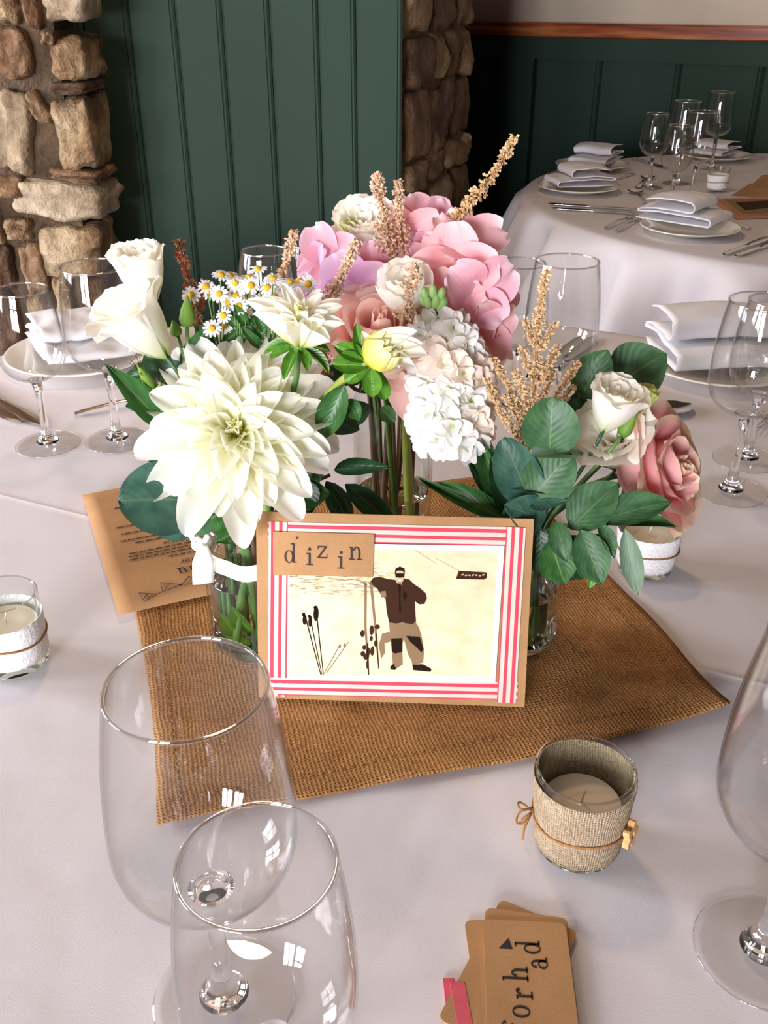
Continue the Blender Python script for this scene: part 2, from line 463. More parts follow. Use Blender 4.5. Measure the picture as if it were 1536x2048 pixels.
M['mortar'] = stone_mat('mortar', [(.3, srgb(92, 72, 50)), (.55, srgb(128, 104, 76)), (.8, srgb(160, 136, 104))], 14, .9)
M['stone'] = stone_mat('stone', [(.3, srgb(84, 56, 34)), (.45, srgb(138, 106, 70)), (.58, srgb(172, 146, 108)), (.8, srgb(210, 190, 156))], 9, .8)
M['stone_pale'] = stone_mat('stone_pale', [(.28, srgb(104, 82, 58)), (.45, srgb(156, 134, 104)), (.62, srgb(186, 168, 140)), (.85, srgb(214, 200, 174))], 7, .6)
M['stone_brown'] = stone_mat('stone_brown', [(.25, srgb(70, 46, 28)), (.5, srgb(124, 90, 58)), (.8, srgb(176, 148, 110))], 8, .8)
M['back_wall'] = plain('dark_stone_plaster', srgb(112, 98, 86), .9, nscale=6, namount=.1)
M['ceiling'] = plain('ceiling_boards', srgb(92, 80, 70), .8, nscale=5, namount=.1)
M['floor'] = plain('floor_boards', srgb(92, 62, 40), .5, nscale=5, namount=.25)

def wood_rail_mat():
    m, nt, b = new_mat('varnished_wood')
    tc = N(nt, 'ShaderNodeTexCoord'); mp = N(nt, 'ShaderNodeMapping'); mp.inputs['Scale'].default_value = (1.2, 18, 18)
    nt.links.new(tc.outputs['Object'], mp.inputs[0])
    n1 = N(nt, 'ShaderNodeTexNoise'); n1.inputs['Scale'].default_value = 3.2; n1.inputs['Detail'].default_value = 8; nt.links.new(mp.outputs[0], n1.inputs[0])
    r = ramp(nt, [(.3, srgb(116, 48, 22)), (.5, srgb(170, 84, 40)), (.7, srgb(206, 130, 76))])
    nt.links.new(n1.outputs['Fac'], r.inputs[0]); nt.links.new(r.outputs[0], b.inputs['Base Color'])
    b.inputs['Roughness'].default_value = .3
    return m
M['wood'] = wood_rail_mat()

def ribbon_mat():
    m, nt, b = new_mat('striped_ribbon')
    uv = N(nt, 'ShaderNodeUVMap'); sp = N(nt, 'ShaderNodeSeparateXYZ'); nt.links.new(uv.outputs[0], sp.inputs[0])
    base = srgb(222, 204, 190); red = srgb(222, 66, 84)
    r = ramp(nt, [(0, red), (.06, base), (.28, red), (.46, base), (.68, red), (.88, base)], 'CONSTANT')
    nt.links.new(sp.outputs['X'], r.inputs[0]); nt.links.new(r.outputs[0], b.inputs['Base Color'])
    b.inputs['Roughness'].default_value = .8
    wv = N(nt, 'ShaderNodeTexNoise'); wv.inputs['Scale'].default_value = 400; bump(nt, b, wv.outputs['Fac'], .2, .0003)
    return m
M['ribbon'] = ribbon_mat()
def print_mat():
    m, nt, b = new_mat('sepia_snow_print')
    uv = N(nt, 'ShaderNodeUVMap'); sp = N(nt, 'ShaderNodeSeparateXYZ'); nt.links.new(uv.outputs[0], sp.inputs[0])
    n1 = N(nt, 'ShaderNodeTexNoise'); n1.inputs['Scale'].default_value = 9; n1.inputs['Detail'].default_value = 9; nt.links.new(uv.outputs[0], n1.inputs[0])
    r = ramp(nt, [(.2, srgb(226, 204, 158)), (.8, srgb(246, 232, 196))]); nt.links.new(n1.outputs['Fac'], r.inputs[0])
    # rocky hillside printed along the top of the picture
    mp = N(nt, 'ShaderNodeMapping'); mp.inputs['Scale'].default_value = (10, 34, 1); nt.links.new(uv.outputs[0], mp.inputs[0])
    n2 = N(nt, 'ShaderNodeTexNoise'); n2.inputs['Scale'].default_value = 1.6; n2.inputs['Detail'].default_value = 8; n2.inputs['Roughness'].default_value = .7; nt.links.new(mp.outputs[0], n2.inputs[0])
    dk = ramp(nt, [(.49, (0, 0, 0, 1)), (.60, (1, 1, 1, 1))]); nt.links.new(n2.outputs['Fac'], dk.inputs[0])
    bd = ramp(nt, [(.60, (0, 0, 0, 1)), (.68, (1, 1, 1, 1)), (.82, (1, 1, 1, 1)), (.92, (.15, .15, .15, 1))]); nt.links.new(sp.outputs['Y'], bd.inputs[0])
    lx = ramp(nt, [(0.0, (1, 1, 1, 1)), (.45, (.8, .8, .8, 1)), (.6, (.05, .05, .05, 1))]); nt.links.new(sp.outputs['X'], lx.inputs[0])
    mm = N(nt, 'ShaderNodeMath', operation='MULTIPLY'); nt.links.new(dk.outputs[0], mm.inputs[0]); nt.links.new(bd.outputs[0], mm.inputs[1])
    m3 = N(nt, 'ShaderNodeMath', operation='MULTIPLY'); nt.links.new(mm.outputs[0], m3.inputs[0]); nt.links.new(lx.outputs[0], m3.inputs[1])
    mx = N(nt, 'ShaderNodeMixRGB'); mx.inputs[2].default_value = srgb(122, 96, 64); nt.links.new(m3.outputs[0], mx.inputs[0]); nt.links.new(r.outputs[0], mx.inputs[1])
    nt.links.new(mx.outputs[0], b.inputs['Base Color']); b.inputs['Roughness'].default_value = .7; b.inputs['Specular IOR Level'].default_value = .15
    return m
M['print'] = print_mat()
M['print_white'] = plain('print_paper', srgb(238, 236, 240), .5)
M['sep1'] = plain('print_dark_sepia', srgb(64, 40, 28), .85, spec=.1)
M['sep2'] = plain('print_black_sepia', srgb(36, 24, 18), .85, spec=.1)
M['sep3'] = plain('print_mid_sepia', srgb(142, 116, 86), .85, spec=.1)
M['sep4'] = plain('print_light_sepia', srgb(206, 178, 134), .85, spec=.1)
# plants
CREAM = [(0, srgb(214, 220, 70)), (.16, srgb(244, 242, 170)), (.4, srgb(254, 253, 234)), (1, srgb(255, 254, 246))]
M['dahlia'] = petal_mat('cream_dahlia_petal', CREAM, .5, vein=.05)
M['dahlia_in'] = petal_mat('yellow_dahlia_petal', [(0, srgb(200, 208, 40)), (.4, srgb(246, 244, 130)), (1, srgb(255, 253, 214))], .5)
M['dahlia_bud'] = petal_mat('bud_dahlia_petal', [(0, srgb(180, 196, 30)), (.4, srgb(228, 226, 70)), (.75, srgb(244, 240, 150)), (1, srgb(250, 246, 206))], .3)
M['lis'] = petal_mat('white_lisianthus_petal', [(0, srgb(186, 204, 90)), (.18, srgb(240, 242, 214)), (.6, srgb(254, 252, 246)), (1, srgb(252, 247, 230))], .45, vein=.06)
M['lis_green'] = petal_mat('green_lisianthus_petal', [(0, srgb(150, 184, 50)), (.5, srgb(200, 218, 110)), (1, srgb(226, 232, 150))], .35)
M['rose'] = petal_mat('pink_rose_petal', [(0, srgb(232, 214, 170)), (.25, srgb(246, 194, 186)), (.75, srgb(250, 188, 186)), (.92, srgb(250, 206, 192)), (1, srgb(246, 232, 184))], .35)
M['rose_pale'] = petal_mat('pale_rose_petal', [(0, srgb(240, 224, 180)), (.3, srgb(250, 212, 200)), (.8, srgb(252, 206, 196)), (1, srgb(252, 224, 206))], .35)
M['hyd_pink'] = petal_mat('pink_hydrangea_sepal', [(0, srgb(244, 210, 210)), (.3, srgb(246, 184, 196)), (.8, srgb(250, 198, 210)), (1, srgb(253, 220, 228))], .3)
M['hyd_coral'] = petal_mat('coral_hydrangea_sepal', [(0, srgb(244, 218, 200)), (.35, srgb(246, 186, 188)), (.8, srgb(250, 198, 200)), (1, srgb(253, 218, 216))], .3)
M['hyd_lilac'] = petal_mat('lilac_hydrangea_sepal', [(0, srgb(216, 130, 184)), (.3, srgb(226, 176, 218)), (.8, srgb(236, 198, 230)), (1, srgb(247, 222, 240))], .3)
M['hyd_eye'] = plain('hydrangea_eye', srgb(240, 170, 190), .6)
M['stock'] = petal_mat('white_stock_petal', [(0, srgb(206, 220, 130)), (.2, srgb(240, 240, 220)), (.7, srgb(250, 248, 244)), (1, srgb(250, 246, 240))], .35)
M['stock_blush'] = petal_mat('blush_stock_petal', [(0, srgb(214, 220, 130)), (.2, srgb(244, 236, 214)), (.7, srgb(250, 236, 222)), (1, srgb(250, 230, 216))], .35)
M['bud_green'] = plain('pale_green_bud', srgb(150, 186, 110), .5, nscale=90, namount=.15)
M['bud_green2'] = petal_mat('green_bud', [(0, srgb(70, 110, 40)), (.5, srgb(120, 156, 60)), (1, srgb(150, 180, 80))], .15)
M['white_bud'] = plain('white_bud', srgb(236, 232, 206), .5)
M['astilbe'] = plain('astilbe_floret', srgb(224, 192, 158), .8, nscale=120, namount=.25)
M['astilbe_red'] = plain('rust_astilbe_floret', srgb(190, 120, 88), .8, nscale=120, namount=.25)
M['astilbe_gold'] = plain('gold_astilbe_floret', srgb(216, 182, 134), .8, nscale=120, namount=.25)
M['astilbe_stem'] = plain('astilbe_stem', srgb(156, 112, 72), .8)
M['daisy'] = petal_mat('daisy_petal', [(0, srgb(236, 238, 200)), (.2, srgb(250, 250, 244)), (1, srgb(252, 252, 250))], .3, vein=0)
M['daisy_eye'] = plain('yellow_disc', srgb(226, 176, 30), .8, nscale=900, namount=.25, bstr=.8, bdist=.001)
M['stem'] = plain('green_stem', srgb(84, 124, 54), .5, nscale=60, namount=.15)
M['stem_dark'] = plain('dark_green_stem', srgb(44, 82, 50), .45, nscale=60, namount=.15)
M['stem_brown'] = plain('brown_stem', srgb(84, 56, 36), .6, nscale=60, namount=.25)
M['stem_lime'] = plain('lime_stem', srgb(150, 160, 66), .5, nscale=60, namount=.15)
M['euc'] = leaf_mat('eucalyptus_leaf', srgb(44, 82, 50), srgb(78, 118, 72), srgb(116, 138, 80), .45, ribw=.018)
M['euc_blue'] = leaf_mat('blue_eucalyptus_leaf', srgb(40, 76, 64), srgb(74, 112, 92), srgb(104, 120, 76), .45, ribw=.018)
M['euc_back'] = leaf_mat('pale_leaf_back', srgb(110, 138, 116), srgb(140, 162, 136), srgb(170, 170, 110), .6)
M['leaf_dark'] = leaf_mat('dark_green_leaf', srgb(24, 54, 32), srgb(44, 84, 44), srgb(70, 110, 60), .35)
M['leaf_mid'] = leaf_mat('mid_green_leaf', srgb(40, 84, 40), srgb(70, 118, 56), srgb(120, 150, 80), .38)
M['leaf_bright'] = leaf_mat('bright_green_leaf', srgb(64, 118, 34), srgb(104, 156, 52), srgb(150, 186, 80), .3)

# ------------------------------------------------------------------ room shell
g = G(); g.box((RX0 - .2, RY0 - .2, -.1), (RX1 + .2, RY1 + .2, 0)); struct(g.obj('floor', M['floor'], smooth=False))
g = G(); g.box((RX0 - .2, RY0 - .2, RZ), (RX1 + .2, RY1 + .2, RZ + .1)); struct(g.obj('ceiling', M['ceiling'], smooth=False))
def wall_with_holes(name, holes, axis, pos, a0, a1, thick, mat):
    g = G()
    def bx(u0, u1, z0, z1):
        if axis == 'x': g.box((u0, pos - thick, z0), (u1, pos, z1))
        else: g.box((pos - thick, u0, z0), (pos, u1, z1))
    cur = a0
    for (u0, u1, z0, z1) in sorted(holes):
        bx(cur, u0, 0, RZ); bx(u0, u1, 0, z0); bx(u0, u1, z1, RZ); cur = u1
    bx(cur, a1, 0, RZ)
    return struct(g.obj(name, mat, smooth=False))
wall_with_holes('wall_back', WIN_BACK, 'x', RY0, RX0, RX1, .25, M['back_wall'])
wall_with_holes('wall_left', WIN_LEFT, 'y', RX0, RY0, RY1, .25, M['back_wall'])
g = G(); g.box((RX1, RY0, 0), (RX1 + .1, RY1, RZ)); struct(g.obj('wall_right', M['back_wall'], smooth=False))
g = G(); g.box((RX0, RY1, 0), (RX1, RY1 + .1, RZ)); struct(g.obj('wall_far_end', M['back_wall'], smooth=False))
WFRAME = plain('window_frame_paint', srgb(225, 222, 214), .4)
wn = 0
for axis, pos, holes in (('x', RY0, WIN_BACK), ('y', RX0, WIN_LEFT)):
    for (u0, u1, z0, z1) in holes:
        wn += 1
        g = G(); um = (u0 + u1) / 2; zm = (z0 + z1) / 2
        def bar(a0, a1, b0, b1):
            if axis == 'x': g.box((a0, pos - .015, b0), (a1, pos + .03, b1))
            else: g.box((pos - .015, a0, b0), (pos + .03, a1, b1))
        bar(u0 - .05, u0 + .01, z0 - .05, z1 + .05); bar(u1 - .01, u1 + .05, z0 - .05, z1 + .05)
        bar(u0, u1, z0 - .05, z0 + .01); bar(u0, u1, z1 - .01, z1 + .05)
        bar(um - .03, um + .03, z0, z1); bar(u0, u1, zm - .03, zm + .03)
        struct(g.obj('window_%d' % wn, WFRAME, smooth=False))

# stones
def stone_mesh(w, h, d, seed, mat, n=6, p=7.0, amp=.13):
    rnd = random.Random(seed); off = Vector((rnd.uniform(-50, 50), rnd.uniform(-50, 50), rnd.uniform(-50, 50)))
    vs = {}; V = []; F = []
    def vid(q):
        k = tuple(round(c, 4) for c in q)
        if k not in vs:
            x, y, z = q
            nrm = (abs(x) ** p + abs(y) ** p + abs(z) ** p) ** (1 / p)
            a = Vector((x, y, z)) / nrm
            s = 1 + amp * 1.6 * noise.noise(a * 1.1 + off) + amp * .6 * noise.noise(a * 3.1 + off) + amp * .35 * noise.noise(a * 6.3 + off)
            pnt = Vector((a.x * w / 2, a.y * d / 2, a.z * h / 2)) * s
            vs[k] = len(V); V.append(pnt)
        return vs[k]
    for ax in range(3):
        for sg in (-1, 1):
            if ax == 1 and sg == 1: continue      # the back stays in the mortar
            for i in range(n):
                for j in range(n):
                    c = []
                    for (a, b) in ((i, j), (i + 1, j), (i + 1, j + 1), (i, j + 1)):
                        q = [0, 0, 0]; q[ax] = sg; q[(ax + 1) % 3] = -1 + 2 * a / n; q[(ax + 2) % 3] = -1 + 2 * b / n
                        c.append(vid(q))
                    F.append(tuple(c) if sg > 0 else tuple(reversed(c)))
    return mk('stone', V, F, mat)

WS = 2.0
wl = G(); wl.box((RX0, WS + .0, 0), (-.612, WS + .13, RZ))
wall_stone = struct(wl.obj('wall_front_stone', M['mortar'], smooth=False))
LEFT_STONES = [  # photo box, tilt deg, material, roughness of outline
    (92, -25, 184, 44, 0, 'stone_pale'), (48, -30, 94, 62, 3, 'stone_brown'), (-10, -20, 50, 50, 0, 'stone'),
    (102, 74, 192, 164, 2, 'stone'), (-8, 56, 82, 160, -3, 'stone_brown'), (88, 62, 122, 92, 0, 'stone_brown'),
    (98, 166, 190, 192, 1, 'stone_brown'), (-30, 182, 90, 352, -8, 'stone_pale'), (104, 196, 208, 348, 2, 'stone'), (62, 182, 106, 250, 30, 'stone_brown'),
    (22, 366, 226, 442, -7, 'stone_pale'), (-30, 352, 60, 398, -6, 'stone_brown'), (100, 340, 214, 368, -7, 'stone_brown'),
    (-20, 404, 16, 492, 4, 'stone'), (72, 452, 226, 560, -3, 'stone'), (16, 440, 78, 486, -6, 'stone_brown'),
    (44, 490, 112, 596, 4, 'stone_brown'), (-20, 490, 46, 590, -4, 'stone_brown'), (112, 556, 168, 668, 2, 'stone'), (166, 558, 232, 660, -2, 'stone_brown'),
    (60, 596, 116, 690, 0, 'stone'), (-20, 588, 60, 700, 3, 'stone_brown'), (110, 664, 236, 740, 0, 'stone'), (-20, 692, 110, 770, 0, 'stone_brown')]
for i, (x0, y0, x1, y1, tl, mt) in enumerate(LEFT_STONES):
    x0 -= 13; x1 -= 13
    a = at(x0, y0, WS - .03); b = at(x1, y1, WS - .03)
    c = at((x0 + x1) / 2, (y0 + y1) / 2, WS - .03)
    w, h = abs(b.x - a.x) * .92, abs(a.z - b.z) * .97
    me = stone_mesh(w, h, .16, 100 + i, M[mt], n=12)
    obj('stone', me, wall_stone, Matrix.Translation((c.x, WS + .05, c.z)) @ Matrix.Rotation(math.radians(-tl), 4, 'Y'))
# the rest of the wall, coursed rubble beyond the picture edge
rnd = random.Random(5)
def coursed(parent, x0, x1, z0, z1, wr, hr, place, mats, skip=None, d=.15, seed=0, amp=.13):
    rnd = random.Random(seed); z = z0; k = 0
    while z < z1:
        h = rnd.uniform(*hr); x = x0
        while x < x1:
            w = min(rnd.uniform(*wr), x1 + .02 - x)
            if w < .04: break
            cx, cz = x + w / 2, z + h / 2
            if not (skip and skip(cx, cz, w, h)):
                k += 1
                me = stone_mesh(w * .97, h * .95, d, seed * 1000 + k, M[rnd.choice(mats)], n=6, amp=amp)
                obj('stone', me, parent, place(cx, cz) @ Matrix.Rotation(math.radians(rnd.uniform(-5, 5)), 4, 'Y'))
            x += w
        z += h
ax0 = at(-25, 300, WS).x; az1 = at(100, -28, WS).z; az0 = at(100, 770, WS).z
coursed(wall_stone, -2.0, -.62, .35, 2.2, (.12, .3), (.09, .17), lambda x, z: Matrix.Translation((x, WS + .05, z)), ['stone', 'stone_pale', 'stone_brown', 'stone'],
        skip=lambda x, z, w, h: x + w / 2 > ax0 and az0 < z + h / 2 and z - h / 2 < az1, seed=3)

# green boarded panel beside the stone wall
PY = 2.24
wp = G(); wp.box((-1.1, PY + .012, 0), (.03, PY + .05, RZ)); wall_panel = struct(wp.obj('wall_front_panel', M['green_paint'], smooth=False))
edges = [at(px, 0, PY).x for px in (252, 347, 441, 537, 635, 711, 806)]
edges = [edges[0] - .097 * k for k in (4, 3, 2, 1)] + edges
def board(parent, name, x0, x1, y0, y1, z0, z1, ch, mat):
    g = G()
    prof = [(x0, y1), (x0, y0 + ch), (x0 + ch, y0), (x1 - ch * 2.2, y0), (x1 - ch * 1.9, y0 + ch * .5), (x1 - ch * 1.5, y0), (x1 - ch, y0), (x1, y0 + ch), (x1, y1)]
    n = len(prof)
    g.add([(x, y, z0) for x, y in prof] + [(x, y, z1) for x, y in prof], [(i, i + 1, n + i + 1, n + i) for i in range(n - 1)] + [tuple(range(n)), tuple(range(2 * n - 1, n - 1, -1))])
    return g.obj(name, mat, parent, smooth=False)
for a, b in zip(edges, edges[1:]):
    board(wall_panel, 'board', a + .0006, b - .0006, PY, PY + .02, 0, RZ - .01, .005, M['green_paint'])

# stone pier to the right of the panel, seen at an angle
PA = Vector((.050, 2.29)); PD = Vector((.294, .956)).normalized()
wall_pier = thing('wall_pier', None, None, (PA.x, PA.y, 0), (0, 0, math.atan2(PD.y, PD.x)))
struct(wall_pier)
g = G(); g.box((-.02, .012, 0), (.60, .16, RZ)); g.obj('mortar_core', M['mortar'], wall_pier, smooth=False)
coursed(wall_pier, 0, .60, .3, 1.9, (.13, .26), (.07, .17), lambda x, z: Matrix.Translation((x, .055, z)), ['stone_brown', 'stone_brown', 'stone'], d=.13, seed=9, amp=.15)

# far wall with green wainscot, beam and wooden ledge
WN = Vector((.485, .874, 0)); WT = Vector((.874, -.485, 0)); WD = 3.84
WA = math.atan2(-.485, .874)
g = G(); g.box((-2.3, 0, 0), (3.1, .12, RZ)); wall_far = struct(g.obj('wall_far', M['plaster'], smooth=False))
wall_far.matrix_world = Matrix.Translation(WN * WD) @ Matrix.Rotation(WA, 4, 'Z')
def wall_s(px, py):
    a, b, d = ray(px, py); r = Vector((a, b, 0)); t = WD / r.dot(WN); p = r * t
    return p.dot(WT), CAMZ + d * t
sE = [wall_s(px, 118)[0] for px in (1076, 1206, 1366, 1533)]
wdt = sE[3] - sE[2]
sE = sE + [sE[-1] + wdt * k for k in range(1, 9)]
z_top = wall_s(1000, 42)[1]; z_rail = wall_s(1000, 69)[1]; z_beam = wall_s(1000, 113)[1]
for a, b in zip(sE, sE[1:]):
    board(wall_far, 'wainscot_board', a + .001, b - .001, -.02, 0, .12, z_beam, .008, M['green_dark'])
s0 = wall_s(1006, 200)[0]; s1 = sE[0]
g = G(); g.box((s0, -.045, .0), (s1, 0, z_beam)); g.obj('post', M['green_dark'], wall_far, smooth=False)
g = G(); g.box((-2.3, -.012, .0), (s0, 0, z_beam)); g.obj('back_board', M['green_dark'], wall_far, smooth=False)
g = G(); g.box((-2.3, -.05, z_beam), (3.1, 0, z_rail)); g.obj('beam', M['green_rail'], wall_far, smooth=False)
g = G(); g.box((-2.3, -.075, z_rail), (3.1, 0, z_top)); lo = g.obj('wooden_ledge', M['wood'], wall_far, smooth=False)
bv = lo.modifiers.new('bevel', 'BEVEL'); bv.width = .005; bv.segments = 2
g = G(); g.box((s1, -.05, 0), (3.1, 0, .12)); g.obj('skirting', M['green_rail'], wall_far, smooth=False)

# ------------------------------------------------------------------ tablecloths
def tablecloth(name, label, cx, cy, R, mat, seed, amp, nfold, wall=None):
    rnd = random.Random(seed); na = 288
    ph = [rnd.uniform(0, 6.28) for _ in range(8)]
    def fold(t):
        q = math.sin(nfold * t + ph[0] + .8 * math.sin(2 * t + ph[1])); q = math.copysign(abs(q) ** .7, q)
        return (q + .5 * math.sin((nfold * .5 + .5) // 1 * t + ph[2]) + .35 * math.sin((nfold * 2 - 3) * t + ph[3]))
    rings = []
    for r in [0, .15, .3, .42, .52, .6, .68, .74, .78, .8, .82, .84, .86, .88, .9]:
        rr = r / .9 * (R - .02)
        rings.append([(rr, 0)] * na if r > 0 else None)
    rings.append([(R - .008, -.0025)] * na); rings.append([(R - .001, -.009)] * na)
    for dz in (.02, .04, .07, .11, .16, .22, .29, .37, .46, .56, .66, TZ - .004):
        k = min(1, dz / .16) ** .8
        rings.append([(R + .004 + .05 * dz + amp * (1 if wall is None else .12 + .88 * (.5 - .5 * math.cos(2 * math.pi * i / na - wall))) * k * (fold(2 * math.pi * i / na) + 1.1), -dz) for i in range(na)])
    V = [(0, 0, 0)]; idx = [None]
    for rg in rings[1:]:
        st = len(V)
        for i, (r, z) in enumerate(rg):
            t = 2 * math.pi * i / na; V.append((r * math.cos(t), r * math.sin(t), z))
        idx.append(st)
    F = [(0, idx[1] + i, idx[1] + (i + 1) % na) for i in range(na)]
    for a, b in zip(idx[1:], idx[2:]):
        for i in range(na):
            j = (i + 1) % na; F.append((a + i, b + i, b + j, a + j))
    o = obj(name, mk(name, V, F, mat), loc=(cx, cy, TZ))
    return tag(o, label, 'tablecloth')
tablecloth('tablecloth', 'white tablecloth under the burlap square, over the nearer round table', -.02, .72, .88, M['cloth'], 3, .025, 15)
tablecloth('tablecloth', 'white tablecloth falling in folds from the far round table by the green wainscot', 1.16, 2.575, .80, M['cloth_far'], 11, .050, 21, math.radians(61))

# burlap square
bc = [on(315, 1662), on(1464, 1432), None, None]
ex = Vector((.414, .114, 0)).normalized(); ey = Vector((-ex.y, ex.x, 0)); S = .428
def burlap_z(u, v):
    e = min(u, v, 1 - u, 1 - v)
    z = .0022 + .0012 * noise.noise(Vector((u * 5, v * 5, 3))) 
    z += .0035 * max(0, noise.noise(Vector((u * 3.3, v * 3.3, 9)))) * (1 - min(1, e / .12))
    z += .009 * max(0, 1 - math.hypot((1 - u) / .3, v / .16)) ** 2           # lifted corner
    z += .003 * max(0, math.sin(u * 9 + 1)) * max(0, 1 - v / .1)
    return z
nb = 72; V = []; uvs = []
for j in range(nb + 1):
    for i in range(nb + 1):
        u, v = i / nb, j / nb
        bow = .006 * math.sin(math.pi * u) * (1 - 2 * v) - .004 * math.sin(u * 7)
        V.append((u * S + .004 * math.sin(v * 6), v * S - .5 * bow, burlap_z(u, v))); uvs.append((u, v))
F = [(j * (nb + 1) + i, j * (nb + 1) + i + 1, (j + 1) * (nb + 1) + i + 1, (j + 1) * (nb + 1) + i) for j in range(nb) for i in range(nb)]
bo = obj('burlap_square', mk('burlap_square', V, F, M['burlap'], uvs))
bo.matrix_world = Matrix.Translation(on(315, 1662)) @ frame((0, 0, 1), ex)
sm = bo.modifiers.new('thickness', 'SOLIDIFY'); sm.thickness = .0012; sm.offset = 1
tag(bo, 'square of brown woven burlap under the jars of flowers', 'table mat')
# stitched hem line on the burlap
g = G()
inset = .018
for (a, b) in (((inset, inset), (1 - inset * 0 - .04, inset)), ((inset * 2.2, .02), (inset * 2.2, .98)), ((.955, .02), (.955, .98)), ((.02, .955), (.98, .955)), ((.02, .045), (.98, .045))):
    if a == (inset, inset): continue
    n = 110
    for k in range(n):
        if k % 2: continue
        t0, t1 = k / n, (k + .9) / n
        p = [(a[0] + (b[0] - a[0]) * t, a[1] + (b[1] - a[1]) * t) for t in (t0, t1)]
        q = [(u * S, v * S, burlap_z(u, v) + .0015) for u, v in p]
        g.tube(q, .00045, 4)
hm = g.obj('hem_stitching', plain('stitch_thread', srgb(146, 106, 66), .9), bo); hm['kind'] = 'stuff'

# ------------------------------------------------------------------ tableware
def wineglass_parts(h, foot, bowl_z, rmax, zmax, rim, stem=.0042, wall=.0011, n=64):
    """bowl, stem and foot of a blown wine glass"""
    def bowl(off, kmax=18):
        out = []
        for k in range(kmax + 1):
            t = k / kmax
            if t < .42:
                a = t / .42 * math.pi / 2
                r = rmax * math.sin(a) ** .85; z = bowl_z + (zmax - bowl_z) * (1 - math.cos(a))
            else:
                q = (t - .42) / .58
                r = rmax + (rim - rmax) * (q ** 1.9); z = zmax + (h - zmax) * q
            out.append((max(r - off, 0), z + (off if t < .2 else 0)))
        out[0] = (0, out[0][1]); return out
    outer, inner = bowl(0), bowl(wall)
    bead = [(rim + .0003, h - .0006), (rim + .0006, h), (rim + .0002, h + .0007), (rim - wall * .5, h + .0009), (rim - wall - .0002, h + .0006), (rim - wall - .0005, h), (rim - wall - .0002, h - .0006)]
    g = G(); g.lathe(outer[:-1] + [(rim, h - .0012)] + bead + [(rim - wall, h - .0012)] + list(reversed(inner[:-1])), n, True)
    mb = g.mesh('bowl', M['thin']); mb.materials.append(M['rim'])
    for p in mb.polygons:
        if p.center.z > h - .0010: p.material_index = 1
    g = G(); k1, k2 = outer[1], outer[2]
    g.lathe([(0, .0046), (.013, .0046), (.0135, .0056), (.0095, .0095), (.0062, .017), (stem + .0006, .03), (stem, .05), (stem, bowl_z - .022), (stem + .0010, bowl_z - .010), (.0066, bowl_z - .004), (k1[0] * .75, k1[1] - .0012), (k1[0] * .98, k1[1] - .0002), (k1[0] * .6, bowl_z + .0000), (0, bowl_z - .0004)], 32)
    ms = g.mesh('stem', M['glass'])
    g = G(); g.lathe([(0, .0003), (foot - .002, .0003), (foot, .0011), (foot - .0012, .0020), (foot * .6, .0031), (foot * .36, .0042), (.012, .0044), (0, .0044)], n, True)
    mf = g.mesh('foot', M['foot']); mf.materials.append(M['rim'])
    for p in mf.polygons:
        if math.hypot(p.center.x, p.center.y) > foot - .0010: p.material_index = 1
    return mb, ms, mf
GL = wineglass_parts(.213, .039, .092, .0435, .130, .0362)
GS = wineglass_parts(.190, .0385, .083, .0385, .118, .0298)
GA = wineglass_parts(.217, .039, .088, .0455, .128, .0366)
GB = wineglass_parts(.192, .037, .080, .0385, .118, .0314)
def wineglass(parts, p, label, group=None):
    t = thing('wine_glass', label, 'wine glass', (p.x, p.y, TZ + .0006), group=group)
    for nm, me in zip(('bowl', 'stem', 'foot'), parts): obj(nm, me, t)
    return t
def V2(p): return Vector((p.x, p.y, 0))
wineglass(GA, on(450, 1998), 'large wine glass standing before the left corner of the burlap square')
wineglass(GB, on(514, 1728, .192), 'smaller wine glass in front of the large glass at the burlap corner')
wineglass(GA, on(1524, 1905), 'wine glass beside the small burlap-wrapped candle holder and the kraft name tags')
wineglass(GS, on(97, 890), 'small wine glass beside the table knives near the stone wall')
wineglass(GL, on(236, 882), 'large wine glass beside the lance leaf, next to the small glass by the stone wall')
wineglass(GL, on(1460, 985), 'large wine glass beside the pink rose and lace candle holder')
wineglass(GS, on(1492, 921), 'small wine glass behind the large glass beside the pink rose')
wineglass(GS, on(1043, 527, .190), 'small wine glass behind the pink hydrangea and the golden astilbe plume')
wineglass(GL, on(1135, 523, .213), 'large wine glass behind the golden astilbe plume')
wineglass(GS, on(528, 502, .190), 'small wine glass behind the feverfew daisies')
wineglass(GL, on(632, 484, .213), 'large wine glass behind the lilac hydrangea')
for me, q, lb in ((GS, (1297, 377), 'small wine glass beside the napkin plate and two spoons on the far table'), (GL, (1353, 368), 'large wine glass behind the others in the cluster on the far table'),
                  (GS, (1340, 414), 'front small wine glass of the cluster behind the folded napkin on the far table'), (GL, (1381, 402), 'front large wine glass of the cluster on the far table'),
                  (GL, (1422, 338), 'tall wine glass behind the white candle holder on the far table')):
    wineglass(me, on(*q), lb)

g = G(); g.lathe([(0, .001), (.055, .001), (.06, .003), (.075, .008), (.108, .0165), (.110, .018), (.109, .0195), (.105, .0188), (.072, .0105), (.055, .006), (0, .0055)], 72)
PLATE = g.mesh('plate', M['china'])
def plate(p, label, s=1.0):
    o = obj('side_plate', PLATE, loc=(p.x, p.y, TZ + .0003)); o.scale = (s, s, s)
    return tag(o, label, 'plate')

